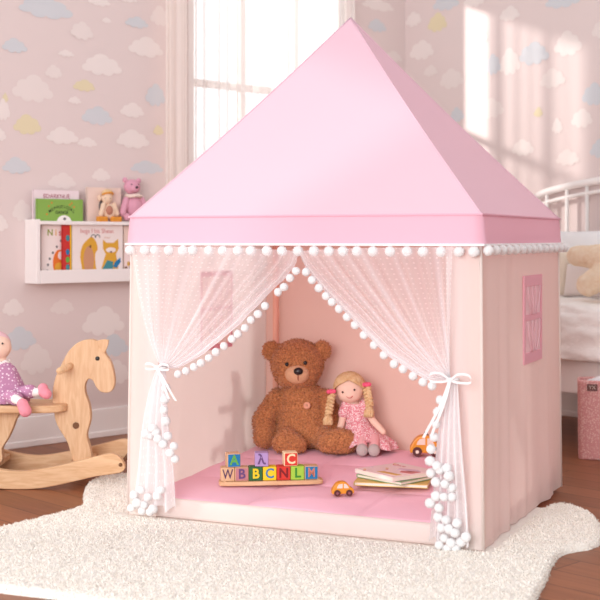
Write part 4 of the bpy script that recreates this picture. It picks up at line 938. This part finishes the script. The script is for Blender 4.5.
art(r_, 'fox_picture', ff([(0.022, 0.002), (0.021, 0.03), (0.034, 0.055), (0.050, 0.050), (0.050, 0.002)]), -0.0146, TEA); art(r_, 'fox_picture', ff([(0.05, 0.035), (0.056, 0.05), (0.07, 0.062), (0.072, 0.05), (0.06, 0.03)]), -0.0146, blu)
art(r_, 'fox_picture', ff(disc(0.044, 0.086, 0.014, 0.008)), -0.0146, c4_); art(r_, 'fox_picture', ff(disc(0.044, 0.080, 0.003, 0.003, 8)), -0.0153, DKB)
r_, bw, bh = sbook('pinkish picture book partly hidden behind the tent roof on the shelf', 123.8, 148, 226, 0.070, ZBOT, c3_, 0.012, 'book', g2)
art(r_, 'cover_picture', [(-bw / 2 + 0.004, 0.004), (bw / 2 - 0.004, 0.004), (bw / 2 - 0.004, bh * 0.62), (-bw / 2 + 0.004, bh * 0.62)], -0.0119, cw)
for k in range(6): art(r_, 'cover_picture', disc(-bw / 2 + 0.012 + 0.014 * (k % 3), 0.02 + 0.022 * (k // 2), 0.008, 0.011), -0.0126, (ROSE, TAN, TEA, DKB, OCH, MAG)[k])
def shelf_frame(px, d): p = SP + T1 * sxz(px, 220, d)[0] + N1 * d; p.z = sz0 + ZTOP + 0.0005; return p
# beige doll with orange feet
kp = shelf_frame(107.5, 0.070); pl = thing('plush_doll', 'beige plush doll with orange feet sitting on the shelf before blush book', 'doll', kp, A1)
def K(px, py, y): a, z_ = sxz(px, py, 0.070 - y); return Vector((a - sxz(107.5, 220, 0.070)[0], y, z_ - ZTOP))
BEI = mat('beige_plush', (238, 208, 182), 0.95, bump=0.3, bscale=200); PLO = mat('orange_plush', (226, 150, 60), 0.9); BRP = mat('rosy_brown', (188, 130, 110), 0.95)
b_ = bmesh.new(); ell(b_, K(107, 198, 0), (0.026, 0.024, 0.028)); ell(b_, K(109, 212, 0), (0.034, 0.025, 0.036)); limb(b_, K(103.5, 205, -0.006), K(101, 214.5, -0.01), 0.0125, 0.012, 5); limb(b_, K(114, 205, -0.006), K(117, 214, -0.01), 0.0125, 0.012, 5); ell(b_, K(99.5, 198, 0.006), (0.010, 0.008, 0.016))
for v in b_.verts: v.co.z = max(v.co.z, 0.003); v.co.y = min(0.021, max(v.co.y, -0.028))
remesh('body', b_, BEI, pl, 0.003, 4)
link('tummy', ellb(K(109.5, 210.5, -0.018), (0.018, 0.012, 0.022)), BRP, pl, True)
b_ = bmesh.new(); ell(b_, K(107.5, 194, 0.004), (0.029, 0.024, 0.022)); link('hair', b_, HAIR, pl, True); link('headband', tubeb([K(107.5, 195, -0.002) + Vector((0.028 * math.cos(a), 0.0 - 0.020 * math.sin(a), 0.010 * math.sin(a))) for a in [PI * k / 14 for k in range(15)]], 0.004, 6), PLO, pl, True)
for x0, x1 in ((97, 107), (111, 121)):
    a, b = K(x0, 217.5, -0.018), K(x1, 217.5, -0.018); link('foot', boxb(((a.x + b.x) / 2, -0.018, 0.014), (b.x - a.x, 0.022, 0.027), 0.006, 3), PLO, pl)
eyes([K(105, 198.5, -0.023), K(110, 198.5, -0.023)], 0.0022, pl)
# pink bear
kp = shelf_frame(134, 0.060); pk = thing('plush_bear', 'small pink plush bear with cream scarf sitting on the wall shelf', 'plush toy', kp, A1)
def K(px, py, y): a, z_ = sxz(px, py, 0.060 - y); return Vector((a - sxz(134, 220, 0.060)[0], y, z_ - ZTOP))
PKP = mat('dusty_pink_plush', (226, 164, 184), 0.95, bump=0.4, bscale=200)
b_ = bmesh.new(); ell(b_, K(132, 187, 0), (0.042, 0.032, 0.036)); ell(b_, K(134, 207, 0), (0.044, 0.031, 0.052)); ell(b_, K(125, 180, 0), (0.014, 0.009, 0.014)); ell(b_, K(138.5, 181, 0), (0.014, 0.009, 0.014)); ell(b_, K(134.5, 189, -0.026), (0.020, 0.014, 0.016))
limb(b_, K(126, 200, 0), K(122.5, 213, -0.012), 0.0155, 0.017, 5); limb(b_, K(142, 200, 0), K(146, 212, -0.012), 0.0155, 0.017, 5)
ell(b_, K(127, 217, -0.016), (0.018, 0.016, 0.018)); ell(b_, K(141, 217, -0.016), (0.018, 0.016, 0.018))
for v in b_.verts: v.co.z = max(v.co.z, 0.002); v.co.y = max(v.co.y, -0.036)
remesh('body', b_, PKP, pk, 0.0035, 4)
link('nose', ellb(K(137, 187.5, -0.038), (0.0075, 0.005, 0.006), sub=2), BLK, pk, True); eyes([K(131.5, 184.5, -0.031), K(138.5, 184.5, -0.028)], 0.003, pk)
link('scarf', tubeb([K(133.5, 196, 0) + Vector((0.034 * math.cos(a), 0.028 * math.sin(a), 0.002 * math.sin(3 * a))) for a in [2 * PI * k / 24 for k in range(25)]], 0.0095, 8), mat('scarf_cream', (240, 218, 206), 0.9), pk, True)

# ------------------------------------------------------------------ bed against the right wall
bs0 = w2(536, 200, 0.03)[0]; BW = 0.80; BP = CORN + T2 * bs0
bed = thing('bed', 'white single bed with arched spindle headboard behind the play tent', 'bed', BP, A2)
BL = 1.9
def arch(x): return 1.10 + 0.11 * math.sin(PI * min(1, max(0, x / BL))) ** 0.6
zt0 = w2(565, 187, 0.05)[1]; k_ = zt0 - arch(w2(565, 187, 0.05)[0] - bs0)
link('headboard_rail', tubeb([(BL * k / 40, -0.05, arch(BL * k / 40) + k_) for k in range(41)], 0.019, 12), TRIM, bed, True)
link('headboard_rail', tubeb([(BL * k / 40, -0.05, arch(BL * k / 40) + k_ - 0.055) for k in range(1, 40)], 0.010, 10), TRIM, bed, True)
link('headboard_rail', boxb((BL / 2, -0.05, 0.55), (BL, 0.03, 0.05), 0.004), TRIM, bed)
for px in (547, 567, 587, 607, 627, 647, 667, 687):
    x = w2(px, 220, 0.05)[0] - bs0
    if x < BL - 0.05: link('spindle', tubeb([(x, -0.05, 0.57), (x, -0.05, arch(x) + k_ - 0.005)], 0.010, 10), TRIM, bed, True)
for x in (0.0, BL): 
    link('post', tubeb([(x, -0.05, 0.0), (x, -0.05, arch(x) + k_ + 0.01)], 0.024, 12), TRIM, bed, True); link('leg', boxb((x + (0.03 if x == 0 else -0.03), -BW + 0.03, 0.13), (0.05, 0.05, 0.26), 0.004), TRIM, bed)
link('side_rail', boxb((BL / 2, -BW + 0.012, 0.32), (BL, 0.024, 0.17), 0.004), TRIM, bed)
link('slat_base', boxb((BL / 2, -BW / 2 - 0.03, 0.35), (BL - 0.06, BW - 0.12, 0.04)), TRIM, bed)
link('mattress', boxb((BL / 2, -BW / 2 - 0.035, 0.475), (BL - 0.02, BW - 0.11, 0.20), 0.03, 3), WHT, bed, True)
QUI = mat('white_quilt', (253, 247, 243), 0.9, bump=0.5, bscale=28)
# quilt
QT = 0.615
prof = [(-0.10, 0.594), (-0.11, QT), (-0.3, QT + 0.01), (-0.55, QT + 0.008), (-BW + 0.02, QT), (-BW - 0.028, QT - 0.03), (-BW - 0.045, 0.52), (-BW - 0.05, 0.44), (-BW - 0.048, 0.385)]
PP = spline([Vector((0, a, b)) for a, b in prof], 10)
def qf(u, v):
    i = v * (len(PP) - 1); a = PP[int(i)]; b = PP[min(len(PP) - 1, int(i) + 1)]; p = a.lerp(b, i - int(i)); x = 0.02 + (BL - 0.04) * u
    n = noise.noise(Vector((x * 8, v * 9, 0))) + 0.5 * noise.noise(Vector((x * 20, v * 20, 3)))
    q = abs(math.sin(x * 20)) ** 0.4 * abs(math.sin(v * 22)) ** 0.4
    return (x, p.y - (0.012 * n + 0.008 * q) * (0.3 if v < 0.5 else 1), p.z + (0.008 * n + 0.008 * q) * (1 if v < 0.6 else 0.2) + (0.006 if v < .6 else 0))
qo = link('quilt', sheet(qf, 150, 60), QUI, None, True); so = qo.modifiers.new('s', 'SOLIDIFY'); so.thickness = 0.012; so.offset = 1; bake(qo)
qo.location = BP; qo.rotation_euler.z = A2; tag(qo, 'white quilted coverlet hanging over the bed edge above the pink basket', 'quilt')
def on_bed(px, py, d): a = w2(px, py, d); return Vector((a[0] - bs0, -d, a[1]))
def bedthing(o, p, rx=0.0, rz=0.0): o.location = BP + T2 * p.x + N2 * (-p.y) + Vector((0, 0, p.z)); o.rotation_euler = (rx, 0, A2 + rz)
PIL = mat('pillow_grey_white', (247, 246, 247), 0.9, bump=0.15, bscale=18)
o = link('pillow', cushion(0.36, 0.28, 0.10, puff=0.006), PIL, None, True); bedthing(o, on_bed(575, 252, 0.20), -0.25); tag(o, 'grey white pillow leaning on the bed spindles next to tent roof corner', 'pillow', 'pillows against the headboard'); o.location.z = 0.825
o = link('pillow', cushion(0.40, 0.30, 0.10, puff=0.006), mat('pillow_white', (250, 245, 243), 0.9, bump=0.15, bscale=18), None, True); bedthing(o, on_bed(633, 246, 0.20), -0.25, 0.0); o.location.z = 0.825; tag(o, 'white pillow at right photo edge behind the tan plush bear', 'pillow', 'pillows against the headboard')
o = link('cushion', cushion(0.17, 0.22, 0.09, puff=0.005), mat('cushion_ecru', (238, 224, 206), 0.9, bump=0.3, bscale=30), None, True); bedthing(o, on_bed(556, 268, 0.36), -0.2); o.location.z = 0.75; tag(o, 'ecru cushion on the bed right behind the tent wall edge', 'cushion')
o = link('cushion', cushion(0.22, 0.16, 0.08, puff=0.004), mat('cushion_taupe', (230, 218, 213), 0.9, bump=0.2, bscale=30), None, True); bedthing(o, on_bed(585, 278, 0.40), -0.2); o.location.z = 0.72; tag(o, 'taupe cushion on the bed under the tan plush bear arm', 'cushion')
# tan plush lying on the bed
tpp = on_bed(606, 280, 0.56); tan = thing('plush_bear', 'large tan plush bear slumped on the bed at right photo edge', 'plush toy', BP + T2 * tpp.x + N2 * 0.56 + Vector((0, 0, QT + 0.02)), A2)
def K(px, py, y): a = w2(px, py, 0.56 - y); return Vector((a[0] - bs0 - tpp.x, y, a[1] - QT - 0.02))
TANP = mat('tan_plush', (247, 226, 202), 0.95, bump=0.5, bscale=120, rgb2=(240, 212, 182), vscale=40)
b_ = bmesh.new(); limb(b_, K(606, 257, -0.02), K(577, 256, -0.03), 0.062, 0.050, 6); ell(b_, K(620, 266, 0.02), (0.14, 0.09, 0.13)); limb(b_, K(606, 274, -0.04), K(588, 285, -0.10), 0.064, 0.055, 6); ell(b_, K(632, 240, 0.04), (0.10, 0.09, 0.10)); ell(b_, K(622, 226, 0.04), (0.035, 0.02, 0.035)); ell(b_, K(645, 228, 0.04), (0.035, 0.02, 0.035)); limb(b_, K(640, 280, -0.02), K(648, 288, -0.10), 0.06, 0.055, 5)
for v in b_.verts: v.co.z = max(v.co.z, 0.006)
remesh('body', b_, TANP, tan, 0.008, 6, 0.002, 60)
link('muzzle', ellb(K(630, 245, -0.045), (0.045, 0.035, 0.035)), MUZ, tan, True); link('nose', ellb(K(630, 242, -0.078), (0.015, 0.009, 0.012), sub=2), BLK, tan, True); eyes([K(622, 236, -0.035), K(638, 236, -0.035)], 0.007, tan)

# ------------------------------------------------------------------ pink woven basket
bk = at_z(604, 459); BA = A2 + math.radians(38)
bkt = thing('woven_basket', 'tall pink woven basket with dark tag beside the bed', 'basket', (bk.x + 0.026, bk.y + 0.038, 0.001), math.radians(-12))
WEAVE = mat('pink_weave', (228, 160, 158), 0.85, rgb2=(246, 202, 196), kind='dots', vscale=130, thresh=0.38, bump=0.5, bscale=220)
bwid, bdep = 0.25, 0.16; bh_ = at_y(590, 381, bk.y + 0.01).z
def rr(a, w_, d_): ca, sa = math.cos(a), math.sin(a); return (math.copysign(abs(ca) ** 0.25, ca) * w_ / 2, math.copysign(abs(sa) ** 0.25, sa) * d_ / 2)
def bf(u, v):
    a = 2 * PI * u
    if v < 0.45: k = v / 0.45; x, y = rr(a, bwid * (0.97 + 0.03 * k), bdep * (0.97 + 0.03 * k)); z = bh_ * k; n = 0.0016 * math.sin(a * 48) * math.sin(k * 62 * PI); x *= 1 + n * 8; y *= 1 + n * 8
    elif v < 0.55: x, y = rr(a, bwid - 0.018 * (v - 0.45) * 10, bdep - 0.018 * (v - 0.45) * 10); z = bh_ + 0.004 * math.sin(PI * (v - 0.45) * 10)
    else: k = (v - 0.55) / 0.45; x, y = rr(a, bwid - 0.018, bdep - 0.018); z = bh_ * (1 - k) + 0.008 * k
    return (x, y, z)
b_ = sheet(bf, 192, 120); bmesh.ops.remove_doubles(b_, verts=b_.verts, dist=1e-5)
vsb = [v for v in b_.verts]; bmesh.ops.holes_fill(b_, edges=[e_ for e_ in b_.edges if e_.is_boundary], sides=0); bmesh.ops.recalc_face_normals(b_, faces=b_.faces)
link('basket_body', b_, WEAVE, bkt, True)
tgx = (596.5 - 604) / F * bk.y - 0.035; tg = link('tag', boxb((tgx, -bdep / 2 - 0.0035, bh_ - 0.024), (0.042, 0.003, 0.028), 0.001), mat('tag_brown', (120, 84, 80), 0.7), bkt)
text('tag_letters', 'YX', 0.022, mat('tag_cream', (226, 206, 196), 0.7), tg, (tgx, -bdep / 2 - 0.0055, bh_ - 0.024), ext=0.0003)
def lf(u, v):
    a = 2 * PI * u; r_ = v; x, y = rr(a, (bwid - 0.03) * r_, (bdep - 0.03) * r_); z = bh_ + 0.018 - 0.05 * r_ ** 2.5 + 0.012 * noise.noise(Vector((x * 22, y * 22, 1))); return (x + 0.012 * (1 - r_), y, z)
b_ = sheet(lf, 60, 16); bmesh.ops.remove_doubles(b_, verts=b_.verts, dist=1e-5); bmesh.ops.recalc_face_normals(b_, faces=b_.faces)
o = link('folded_cloth', b_, mat('cloth_white_grey', (236, 230, 232), 0.9), None, True); so = o.modifiers.new('s', 'SOLIDIFY'); so.thickness = 0.02; so.offset = -1; bake(o)
o.location = bkt.location; o.rotation_euler = bkt.rotation_euler; tag(o, 'white cloth heaped in the top of the pink woven basket', 'cloth')
